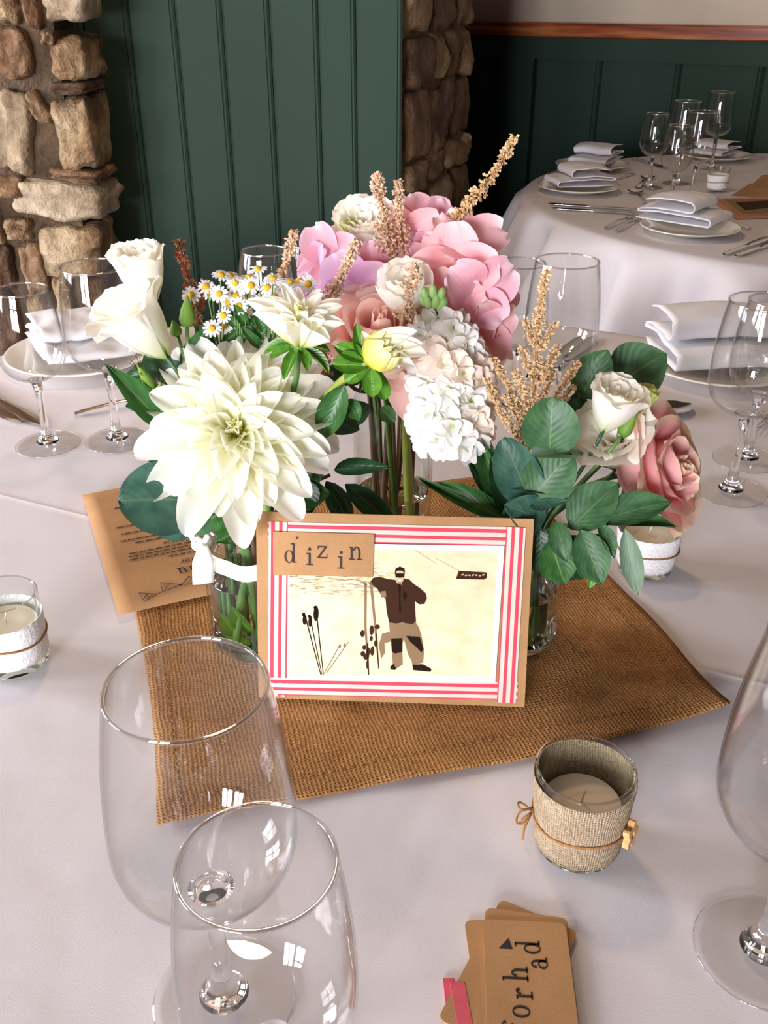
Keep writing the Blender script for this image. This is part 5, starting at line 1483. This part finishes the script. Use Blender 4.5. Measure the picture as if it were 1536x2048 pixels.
# ------------------------------------------------------------------ hydrangeas
def hydrangea(label, off, centre, florets, name='hydrangea'):
    d = Vector((0, -.3, 1))
    root, H, pts = flower(name, label, JC, off, centre - Vector((0, 0, .03)), d, .0026, 'stem_brown')
    g = G(); g.lathe([(0, 0), (.010, .006), (.018, .02), (.016, .034), (0, .042)], 14); g.obj('flower_core', M['hyd_' + florets[0][6]], root, M=Matrix.Translation(centre - Vector((0, 0, .034)) - pts[0]))
    for k, (px, py, Y, dr, roll, sz, mt) in enumerate(florets):
        p = at(px, py, Y); Hf = Matrix.Translation(p - pts[0]) @ frame(Vector(dr)) @ RZm(roll)
        g = G(); g.lathe([(0, -.001), (.0018, 0), (.0022, .0014), (.0012, .003), (0, .0034)], 10)
        fo = g.obj('floret', M['hyd_eye'], root, M=Hf)
        for i in range(4):
            ru = .035 + .02 * ((k + i) % 3)
            me = petal('sepal', 22, -14 - 6 * ((k + i) % 3), .35, ru, 'hyd_' + mt, (k * 3 + i) % 5, nu=5, nv=8)
            s = sz * (1.0 + .12 * math.sin(k * 1.3 + i * 2.1))
            place_petal(fo, Matrix(), me, i * math.pi / 2 + .12 * math.sin(k + i), math.radians(14 + 10 * ((i + k) % 2)), .001, .0004 * (i % 2), s, 'sepal', sx=s * 1.12)
    return root
hydrangea('lilac pink hydrangea head with wide ruffled petals', (-.016, -.004), at(690, 575, .835), [
    (708, 588, .782, (.05, -1, .25), .5, .037, 'lilac'), (658, 522, .805, (-.45, -.75, .55), .2, .028, 'pink'), (640, 545, .81, (-.8, -.55, .3), .9, .024, 'lilac'), (690, 640, .785, (-.1, -1, -.1), .1, .034, 'lilac'),
    (640, 605, .80, (-.6, -.8, 0), .6, .030, 'lilac'), (745, 545, .80, (.35, -.9, .3), .3, .026, 'pink'), (700, 515, .82, (.0, -.6, .8), .0, .026, 'lilac'), (750, 610, .79, (.5, -.85, .0), .8, .030, 'pink'), (690, 480, .84, (-.1, -.3, .9), .8, .022, 'coral')])
hydrangea('pale pink hydrangea head behind the two upright astilbe spikes', (.002, .012), at(828, 500, .875), [
    (842, 452, .840, (.1, -.55, .85), .4, .030, 'pink'), (868, 478, .838, (.5, -.7, .5), .1, .029, 'pink'), (820, 490, .825, (-.1, -.95, .4), .7, .033, 'coral'), (790, 520, .83, (-.5, -.85, .2), .3, .030, 'pink'),
    (855, 520, .825, (.3, -1, .1), .2, .032, 'pink'), (800, 470, .85, (-.5, -.5, .7), .9, .026, 'coral'), (770, 560, .83, (-.5, -.85, -.1), .5, .028, 'coral'), (835, 550, .82, (0, -1, -.1), .2, .030, 'pink')])
hydrangea('coral pink hydrangea head leaning out behind the white stock', (.016, .0), at(935, 590, .815), [
    (912, 540, .775, (-.1, -1, .25), .1, .038, 'coral'), (945, 590, .757, (.35, -.92, .12), .75, .034, 'pink'), (930, 500, .785, (.15, -.6, .75), .5, .033, 'coral'), (962, 648, .762, (.45, -.85, -.15), .3, .032, 'coral'),
    (958, 700, .775, (.45, -.8, -.4), .9, .030, 'pink'), (900, 610, .77, (-.4, -.9, 0), .4, .034, 'coral'), (985, 590, .785, (.85, -.5, .15), .2, .024, 'pink'), (915, 670, .77, (-.1, -1, -.2), .8, .033, 'coral'), (885, 520, .79, (-.5, -.7, .4), .6, .028, 'coral'), (930, 735, .785, (.1, -.8, -.5), .4, .026, 'coral')])

# ------------------------------------------------------------------ white stock
top_ = at(866, 600, .735); bot_ = at(915, 895, .705)
root, H, pts = flower('white_stock', 'dense white stock spike with green buds at the tip', JR, (-.016, .006), top_, (top_ - bot_), .0034, 'stem', thick_end=.0022)
stk = [(868, 652, .722, 'stock', .014), (905, 655, .715, 'stock', .016), (928, 690, .712, 'stock', .017), (845, 668, .722, 'stock', .014), (888, 722, .702, 'stock_blush', .020), (925, 745, .698, 'stock_blush', .018), (958, 752, .705, 'stock_blush', .019), (850, 770, .705, 'stock', .018), (895, 785, .694, 'stock', .018),
       (938, 800, .694, 'stock', .019), (862, 822, .692, 'stock', .020), (905, 850, .684, 'stock', .021), (948, 838, .69, 'stock_blush', .019), (878, 872, .69, 'stock', .019), (930, 885, .686, 'stock', .019), (842, 845, .70, 'stock', .016), (968, 790, .71, 'stock_blush', .017), (870, 690, .715, 'stock_blush', .015), (945, 710, .715, 'stock', .015),
       (900, 700, .712, 'stock_blush', .015), (850, 735, .712, 'stock', .015), (962, 865, .70, 'stock_blush', .015), (900, 760, .705, 'stock', .016), (905, 825, .70, 'stock', .018), (850, 880, .70, 'stock', .014)]
rnd = random.Random(12)
axis = lambda z: top_.lerp(bot_, max(0, min(1, (top_.z - z) / (top_.z - bot_.z)))) + Vector((0, .018, -.004))
for k, (px, py, Y, mt, sz) in enumerate(stk):
    p = at(px, py, Y); d = (p - axis(p.z)).normalized() + Vector((0, 0, .15)); Hf = Matrix.Translation(p - pts[0]) @ frame(d) @ RZm(rnd.uniform(0, 6))
    g = G(); g.lathe([(0, -.004), (.0016, -.003), (.0028, 0), (.0022, .003), (0, .004)], 10); fo = g.obj('floret', M['bud_green' if k % 2 else 'white_bud'], root, M=Hf)
    for ringi, (cnt, el, sc, rr0) in enumerate(((5, 8, 1.0, .0012), (4, 38, .78, .001), (3, 62, .55, .0008))):
        for i in range(cnt):
            me = petal('stock', 14, -30 - 8 * (i % 2), .45, .05, mt, (i + k) % 4, nu=3, nv=6)
            place_petal(fo, Matrix(), me, i * 2 * math.pi / cnt + ringi * .6 + rnd.uniform(-.15, .15), math.radians(el + rnd.uniform(-10, 10)), rr0, .001 * ringi, sz * sc, 'petal', sx=sz * sc * .85)
for k, (px, py, r, mt) in enumerate(((850, 588, .0034, 'bud_green'), (866, 584, .0036, 'bud_green'), (882, 590, .0036, 'bud_green'), (872, 604, .004, 'bud_green'), (856, 606, .0034, 'bud_green'), (884, 612, .0044, 'bud_green'), (846, 602, .003, 'bud_green'), (852, 645, .0036, 'white_bud'), (838, 640, .003, 'white_bud'), (880, 640, .003, 'white_bud'), (842, 656, .0034, 'white_bud'))):
    p = at(px, py, .724); d = Vector(((px - 868) * .02, -.3, 1.0)).normalized()
    g = G(); g.lathe([(0, -r * 1.6), (r * .8, -r), (r, 0), (r * .75, r * 1.2), (0, r * 2)], 12); g.obj('bud', M[mt], root, M=Matrix.Translation(p - pts[0]) @ frame(d))
    g = G(); q = axis(p.z - .012) - Vector((0, .018, 0)); g.tube([q - pts[0], p - pts[0] - d * r], .0008, 5); g.obj('bud_stalk', M['stem'], root)
for b, t, W, kd, mt in (((1020, 1045, .655), (838, 958, .69), .020, 'lance', 'leaf_mid'), ((1018, 1035, .665), (958, 872, .69), .026, 'oval', 'leaf_mid'), ((1012, 1020, .67), (930, 900, .70), .020, 'lance', 'leaf_dark'), ((1030, 1045, .66), (985, 905, .68), .024, 'oval', 'leaf_dark')):
    leafpx(root, b, t, W, kd, mt, ruf=.10, bend=(24, -26))

# ------------------------------------------------------------------ astilbe
def astilbe_florets(spines, seed, fl=.0026):
    rnd = random.Random(seed); g = G()
    for pts, r0, r1, dens in spines:
        pts = [Vector(p) for p in pts]
        L = sum((b - a).length for a, b in zip(pts, pts[1:])); n = int(L / .00042 * dens)
        for k in range(n):
            s = k / n; x = s * (len(pts) - 1); i = min(int(x), len(pts) - 2); c = pts[i].lerp(pts[i + 1], x - i); ax = (pts[i + 1] - pts[i]).normalized()
            rr = (r0 + (r1 - r0) * s) * 1.6 * rnd.uniform(.15, 1.0) * (.75 + .35 * math.sin(s * L / .006))
            v = Vector((rnd.gauss(0, 1), rnd.gauss(0, 1), rnd.gauss(0, 1))); v -= ax * v.dot(ax); v.normalize()
            o = c + v * rr
            for j in range(4):
                dv = (v * .8 + ax * .5 + Vector((rnd.gauss(0, .6), rnd.gauss(0, .6), rnd.gauss(0, .6)))).normalized()
                sd = dv.cross(Vector((rnd.gauss(0, 1), rnd.gauss(0, 1), rnd.gauss(0, 1)))).normalized()
                l = fl * rnd.uniform(.6, 1.15); w = l * .34
                g.add([o, o + dv * l * .55 + sd * w, o + dv * l, o + dv * l * .55 - sd * w], [(0, 1, 2, 3)])
    return g
def astilbe(label, jar, off, spines, mat, seed, stem='astilbe_stem', fl=.0031, rad=.0011):
    """spines: (list of picture points from tip to foot with depth, tip radius, foot radius, density)"""
    sp = [([at(*p) for p in pl], a, b, dn) for pl, a, b, dn in spines]
    foot = sp[0][0][-1]; d = (sp[0][0][-2] - foot).normalized()
    root, H, pts = flower('astilbe_spike', label, jar, off, foot, d, .0013, stem, group='astilbe spikes')
    g = G()
    for pl, a, b, dn in sp: g.tube([p - pts[0] for p in pl], [rad * .5 + rad * .7 * i / (len(pl) - 1) for i in range(len(pl))], 5)
    g.obj('spike_stem', M[stem], root)
    gf = astilbe_florets([([p - pts[0] for p in pl], a, b, dn) for pl, a, b, dn in sp], seed, fl)
    me = mk('florets', gf.v, gf.f, M[mat], gf.uv, False); o = obj('florets', me, root); o['kind'] = 'stuff'
    return root
astilbe('rusty astilbe spike beside the white lisianthus and stone wall', JL, (-.006, .012), [([(355, 478, .70), (370, 530, .70), (385, 590, .70), (402, 665, .70)], .0018, .0055, .8), ([(410, 560, .70), (395, 620, .70)], .0014, .003, .7), ([(432, 640, .70), (405, 665, .70)], .0014, .003, .8)], 'astilbe_red', 1)
astilbe('buff astilbe spike above the feverfew daisies', JL, (.004, .014), [([(589, 460, .735), (578, 505, .735), (562, 560, .735), (556, 610, .735)], .0014, .0052, 1.4)], 'astilbe', 2)
astilbe('buff astilbe spike slanting across the lilac hydrangea', JL, (.012, .012), [([(716, 478, .70), (690, 540, .70), (655, 600, .70), (632, 650, .70)], .0016, .0058, 1.5)], 'astilbe', 3)
astilbe('buff astilbe spike upright before the topmost lisianthus', JC, (-.002, -.006), [([(752, 345, .80), (762, 400, .80), (776, 460, .80), (785, 540, .80)], .0022, .0075, 1.7), ([(748, 445, .80), (775, 480, .80)], .0014, .003, 1.2), ([(745, 480, .80), (778, 510, .80)], .0014, .003, 1.2)], 'astilbe', 4)
astilbe('slim buff astilbe spike upright beside the pale pink hydrangea', JC, (.002, -.002), [([(797, 358, .805), (798, 420, .805), (803, 470, .805), (812, 540, .805)], .0016, .0052, 1.5)], 'astilbe', 5)
astilbe('long golden astilbe spike arching out towards the far table', JC, (.012, .006), [([(1030, 272, .80), (1000, 330, .80), (955, 385, .80), (915, 430, .80), (885, 490, .80), (862, 555, .80)], .0016, .0062, 1.0), ([(945, 418, .80), (905, 452, .80)], .0014, .004, 1.0)], 'astilbe_gold', 6, fl=.0038)
astilbe('short brownish astilbe spike in front of the white lisianthus', JC, (.004, -.012), [([(832, 528, .722), (822, 575, .722), (808, 640, .722)], .0018, .0066, 1.8)], 'astilbe', 7)
astilbe('broad golden astilbe plume with side branches over the eucalyptus', JR, (-.004, .012), [
    ([(1094, 540, .70), (1082, 600, .70), (1075, 660, .70), (1072, 740, .70), (1062, 830, .70), (1058, 890, .70)], .0016, .0050, 1.6),
    ([(1050, 640, .70), (1070, 690, .70)], .0012, .0025, 1.4), ([(1112, 645, .70), (1078, 700, .70)], .0012, .0028, 1.4), ([(1040, 690, .695), (1068, 760, .70)], .0012, .003, 1.4), ([(1118, 690, .705), (1078, 770, .70)], .0012, .003, 1.4),
    ([(985, 715, .69), (1020, 775, .695), (1060, 850, .70)], .0012, .0036, 1.4), ([(1160, 722, .71), (1120, 780, .705), (1072, 850, .70)], .0012, .0034, 1.4), ([(972, 758, .685), (1005, 830, .69), (1050, 895, .70)], .0014, .0032, 1.3), ([(1010, 790, .69), (1055, 880, .70)], .0012, .003, 1.3),
    ([(1150, 770, .71), (1070, 870, .70)], .0012, .003, 1.2), ([(1030, 740, .69), (1062, 820, .70)], .0012, .0036, 1.4), ([(1110, 740, .71), (1068, 830, .70)], .0012, .0036, 1.4)], 'astilbe_gold', 8, fl=.0027)
astilbe('small rosy astilbe spike low behind the big dahlia', JL, (.006, .016), [([(640, 690, .70), (655, 730, .70), (650, 770, .70)], .002, .006, 1.0)], 'astilbe_red', 9)

# ------------------------------------------------------------------ feverfew daisies
dz = [(516, 539), (442, 550), (461, 551), (498, 555), (412, 573), (421, 585), (438, 588), (471, 590), (502, 571), (482, 573), (456, 605), (521, 602), (549, 594), (546, 557), (581, 564), (616, 568), (600, 562), (489, 624), (447, 631), (424, 657), (449, 652), (510, 657), (382, 590), (570, 577), (491, 588), (535, 575), (470, 566), (478, 612)]
rnd = random.Random(8)
sprays = [[], [], []]
for i, q in enumerate(dz): sprays[0 if q[0] < 450 else (1 if q[0] < 512 else 2)].append((i, q))
names = ('feverfew spray with small daisies beside the lisianthus buds', 'feverfew spray with small daisies above the middle of the big dahlia', 'feverfew spray with small daisies under the buff astilbe')
for s, (lst, lb) in enumerate(zip(sprays, names)):
    mid = at((440, 478, 530)[s], 700, .69)
    root, H, pts = flower('feverfew_spray', lb, JL, ((-.004, .004), (.0, .008), (.006, .008))[s], mid, (0, 0, 1), .0013, 'stem', group='feverfew sprays')
    for i, (px, py) in lst:
        up = py < 566 and i not in (9, 8)
        p = at(px, py, .69 + rnd.uniform(-.012, .012))
        d = (Vector((rnd.uniform(-.3, .3), -.30, 1)) if up else Vector((rnd.uniform(-.35, .35), -.85, rnd.uniform(.3, .8)))).normalized()
        Hf = Matrix.Translation(p - pts[0]) @ frame(d) @ RZm(rnd.uniform(0, 6))
        r = .0066 * rnd.uniform(.85, 1.12)
        g = G(); g.lathe([(0, -.0012), (.0014, -.0010), (.0026, 0), (.0024, .0010), (.0014, .0018), (0, .0021)], 14); e = g.obj('flower_head', M['daisy_eye'], root, M=Hf)
        me = petal('daisy', 4, -14, .2, 0, 'daisy', 0, nu=1, nv=4)
        for k in range(13): place_petal(e, Matrix(), me, k * 2 * math.pi / 13 + rnd.uniform(-.08, .08), math.radians(rnd.uniform(-12, 10)), .0021, 0, r * .72, 'petal', sx=r * .34)
        g = G(); g.lathe([(0, -.0026), (.0012, -.0024), (.0026, -.0008), (.0022, 0), (0, 0)], 10); g.obj('calyx', M['stem'], e)
        g = G(); g.tube([q - pts[0] for q in bez(mid + Vector((0, 0, -.005)), mid.lerp(p, .5) + Vector((0, 0, -.008)), p - d * .002, 8)], .00055, 5); g.obj('flower_stalk', M['stem'], root)
    for k in range(5):
        b = mid + Vector((rnd.uniform(-.01, .01), 0, rnd.uniform(-.004, .02))); t = b + Vector((rnd.uniform(-.02, .02), rnd.uniform(-.01, .01), rnd.uniform(.004, .02)))
        blade(root, b, t, .008, toward(b), 'oval', 'leaf_mid', (16, -10))

# ------------------------------------------------------------------ foliage stems
def foliage(name, label, jar, off, tip, d, rad, smat, leaves, cat='foliage', group=None):
    root, H, pts = flower(name, label, jar, off, at(*tip), d, rad, smat, cat, group)
    for k, (b, t, W, kd, mt, tilt) in enumerate(leaves): leafpx(root, b, t, W, kd, mt, tilt, seed=k % 4)
    return root
foliage('eucalyptus_sprig', 'blue-green eucalyptus sprig with two big round leaves over the menu card', JL, (-.014, -.010), (392, 1000, .625), (-.9, -.3, .1), .0016, 'stem', [
    ((388, 1000, .622), (236, 1000, .598), .056, 'round', 'euc_blue', (.1, 0, .2)), ((392, 1018, .618), (300, 1062, .604), .036, 'oval', 'euc_blue', (-.2, 0, .1)), ((398, 980, .63), (342, 925, .63), .036, 'round', 'euc_blue', (.2, 0, .2)), ((410, 1010, .63), (360, 1058, .62), .036, 'oval', 'euc', (0, 0, .2))])
foliage('lisianthus_foliage', 'dark lance-shaped leaves below the white lisianthus blooms', JL, (-.018, .0), (350, 765, .66), (-.4, -.2, .9), .0018, 'stem_dark', [
    ((330, 852, .655), (211, 728, .630), .021, 'lance', 'leaf_mid', (0, 0, .2)), ((395, 760, .665), (238, 762, .66), .030, 'oval', 'leaf_dark', (0, 0, .5)), ((360, 790, .665), (250, 812, .655), .026, 'oval', 'leaf_dark', (0, 0, .5)),
    ((372, 750, .68), (414, 655, .68), .020, 'oval', 'euc', (0, 0, .1)), ((330, 750, .68), (290, 705, .68), .024, 'oval', 'euc', (0, 0, .1)), ((400, 790, .66), (330, 860, .65), .022, 'lance', 'leaf_dark', (0, 0, .4)), ((420, 740, .68), (470, 700, .69), .022, 'oval', 'leaf_dark', (0, 0, .2)), ((430, 770, .68), (355, 720, .68), .03, 'oval', 'leaf_dark', (0, 0, .2))])
foliage('dahlia_foliage', 'dark toothed leaves hanging between the dahlia and the tall vase', JL, (.020, .004), (660, 950, .70), (.8, .2, .3), .0016, 'stem_brown', [
    ((668, 940, .70), (782, 934, .685), .015, 'lance', 'leaf_dark', (0, 0, .3)), ((652, 962, .695), (708, 1062, .68), .020, 'lance', 'leaf_dark', (0, 0, .1)), ((690, 968, .70), (806, 1066, .68), .020, 'lance', 'leaf_dark', (0, 0, .1)), ((640, 900, .69), (590, 985, .68), .028, 'oval', 'leaf_mid', (0, 0, .2)), ((610, 820, .70), (720, 860, .70), .026, 'oval', 'leaf_dark', (0, 0, .3)), ((640, 830, .70), (560, 900, .69), .03, 'oval', 'leaf_dark', (0, 0, .3))])
foliage('rose_foliage', 'olive rose leaves behind the half-open dahlia bud', JC, (-.010, -.012), (700, 770, .77), (-.4, -.5, .7), .0018, 'stem_brown', [
    ((705, 760, .77), (640, 745, .76), .020, 'oval', 'leaf_dark', (0, 0, .4)), ((715, 770, .765), (690, 720, .76), .020, 'oval', 'leaf_dark', (0, 0, .2)), ((760, 815, .77), (790, 845, .76), .016, 'oval', 'leaf_mid', (0, 0, .3)), ((740, 810, .77), (680, 850, .765), .022, 'oval', 'leaf_dark', (0, 0, .3)), ((770, 800, .77), (850, 800, .77), .022, 'oval', 'leaf_dark', (0, 0, .3))])
foliage('lisianthus_foliage', 'narrow dark green leaves among the stems under the topmost lisianthus', JC, (-.006, .002), (760, 610, .83), (-.05, -.1, 1), .0022, 'stem_dark', [
    ((765, 620, .82), (735, 505, .825), .010, 'lance', 'leaf_dark', (0, 0, .1)), ((768, 600, .82), (760, 480, .825), .012, 'lance', 'leaf_dark', (0, 0, .1)), ((770, 590, .82), (778, 505, .82), .012, 'lance', 'leaf_dark', (0, 0, .1)), ((760, 620, .82), (718, 540, .82), .006, 'lance', 'leaf_dark', (0, 0, .1)), ((775, 600, .82), (795, 540, .82), .010, 'lance', 'leaf_mid', (0, 0, .1))])
EUC = [((1098, 908, .636), (1106, 794, .640), .043, 'round', 'euc', (.0, 0, .1)), ((1062, 1002, .640), (1008, 876, .640), .036, 'round', 'euc_blue', (-.2, 0, .1)), ((1062, 998, .630), (1142, 905, .632), .038, 'round', 'euc', (.1, 0, .2)),
       ((1060, 912, .628), (1168, 905, .640), .030, 'oval', 'euc_back', (0, .6, .9)), ((1018, 975, .640), (1130, 985, .635), .024, 'oval', 'euc_back', (0, .6, .9)), ((1060, 1005, .630), (1136, 998, .615), .026, 'oval', 'euc_blue', (0, 0, 1.2)),
       ((1075, 1035, .64), (1000, 1050, .62), .034, 'oval', 'euc_blue', (0, 0, .6)), ((1090, 1040, .63), (1010, 1010, .62), .030, 'oval', 'euc_blue', (-.3, 0, .2))]
foliage('eucalyptus_sprig', 'upright eucalyptus sprig with broad round leaves beside the white stock', JR, (-.010, -.004), (1098, 900, .637), (0, -.1, 1), .0016, 'stem_lime', EUC)
EUC2 = [((1160, 796, .725), (1216, 700, .725), .036, 'oval', 'euc', (-.1, 0, .2)), ((1222, 775, .735), (1334, 706, .735), .050, 'oval', 'euc', (0, 0, .3)), ((1226, 735, .745), (1288, 690, .75), .018, 'oval', 'euc', (0, 0, .1)), ((1150, 860, .71), (1158, 780, .72), .022, 'oval', 'leaf_dark', (0, 0, .1)), ((1165, 850, .71), (1120, 800, .715), .026, 'oval', 'leaf_dark', (0, 0, .1))]
foliage('eucalyptus_sprig', 'tall eucalyptus sprig with broad leaves behind the white lisianthus cup', JR, (.004, .014), (1200, 770, .728), (.2, .2, 1), .0016, 'stem', EUC2)
EUC3 = [((1140, 1058, .625), (1236, 965, .635), .036, 'oval', 'euc', (0, 0, .5)), ((1196, 1042, .625), (1344, 1002, .628), .026, 'oval', 'euc', (0, 0, .5)), ((1214, 1050, .622), (1354, 1050, .622), .016, 'oval', 'leaf_mid', (0, .3, .9)), ((1162, 1060, .615), (1204, 1170, .595), .028, 'oval', 'euc', (0, 0, .1)),
        ((1250, 1058, .618), (1276, 1192, .600), .017, 'oval', 'euc_back', (0, 0, .1)), ((1112, 1042, .625), (1134, 1124, .605), .018, 'oval', 'euc', (-.2, 0, .1)), ((1196, 1046, .618), (1230, 1116, .600), .013, 'oval', 'euc', (.5, 0, .1)), ((1120, 1070, .625), (1165, 1160, .62), .040, 'oval', 'leaf_dark', (0, 0, .2)), ((1080, 1060, .63), (1085, 1150, .62), .038, 'oval', 'leaf_dark', (0, 0, .1)), ((1150, 1080, .625), (1215, 1130, .62), .03, 'oval', 'leaf_dark', (0, 0, .2)),
        ((1200, 1120, .61), (1178, 1178, .60), .010, 'oval', 'leaf_bright', (0, 0, .2)), ((1100, 1080, .62), (1130, 1170, .61), .03, 'oval', 'leaf_mid', (0, 0, .2))]
foliage('eucalyptus_sprig', 'low eucalyptus sprig with leaves hanging over the jar beside the photo card', JR, (.012, -.010), (1215, 1048, .622), (.8, -.3, .2), .0018, 'stem', EUC3)
# plain cut stems standing in the jars
def cut_stem(label, jar, a, b, rad, mat, group):
    A = jar.c + Vector(a); B = jar.c + Vector(b)
    root = thing('cut_stem', label, 'stem', A, group=group)
    g = G(); mid = (A + B) / 2 + Vector((.002, 0, 0)); g.tube([p - A for p in bez(A, mid, B, 8)], [rad * (1.12 if i in (3,) else 1) for i in range(9)], 10); g.obj('stalk', M[mat], root)
    g = G(); g.tube([Vector((0, 0, -.0003)), Vector((0, 0, .0006))], rad * .8, 8); g.obj('cut_end', M['stem_lime'], root)
    return root
cut_stem('thick mossy green stem standing in the tall vase', JC, (.016, -.024, .014), (.008, -.016, .165), .0044, 'stem_lime', None)
cut_stem('thicker of the two dark brown stems in the tall vase', JC, (-.012, -.018, .014), (-.004, -.014, .17), .0030, 'stem_brown', None)
cut_stem('thinner of the two dark brown stems in the tall vase', JC, (-.002, -.006, .014), (-.004, -.004, .17), .0024, 'stem_brown', None)
cut_stem('lime green stem slanting in the jar beside the photo card', JR, (.008, -.022, .008), (-.014, -.006, .10), .0034, 'stem_lime', None)
cut_stem('brown woody stem standing in the ribbon jar', JL, (.008, -.018, .008), (.006, -.014, .11), .0036, 'stem_brown', None)
cut_stem('light green stem standing in the ribbon jar', JL, (-.012, -.016, .008), (.002, -.012, .11), .0030, 'stem', None)
lw = thing('submerged_leaves', 'bright green leaves under water in the ribbon jar', 'foliage', JL.c + Vector((-.012, -.012, .010)))
for b, t, W in (((-.006, -.008, .012), (-.022, -.016, .040), .016), ((-.002, -.01, .008), (-.02, -.02, .018), .014), ((.0, -.01, .02), (-.012, -.022, .05), .014)):
    blade(lw, JL.c + Vector(b), JL.c + Vector(t), W, (-.3, -1, .3), 'oval', 'leaf_bright')
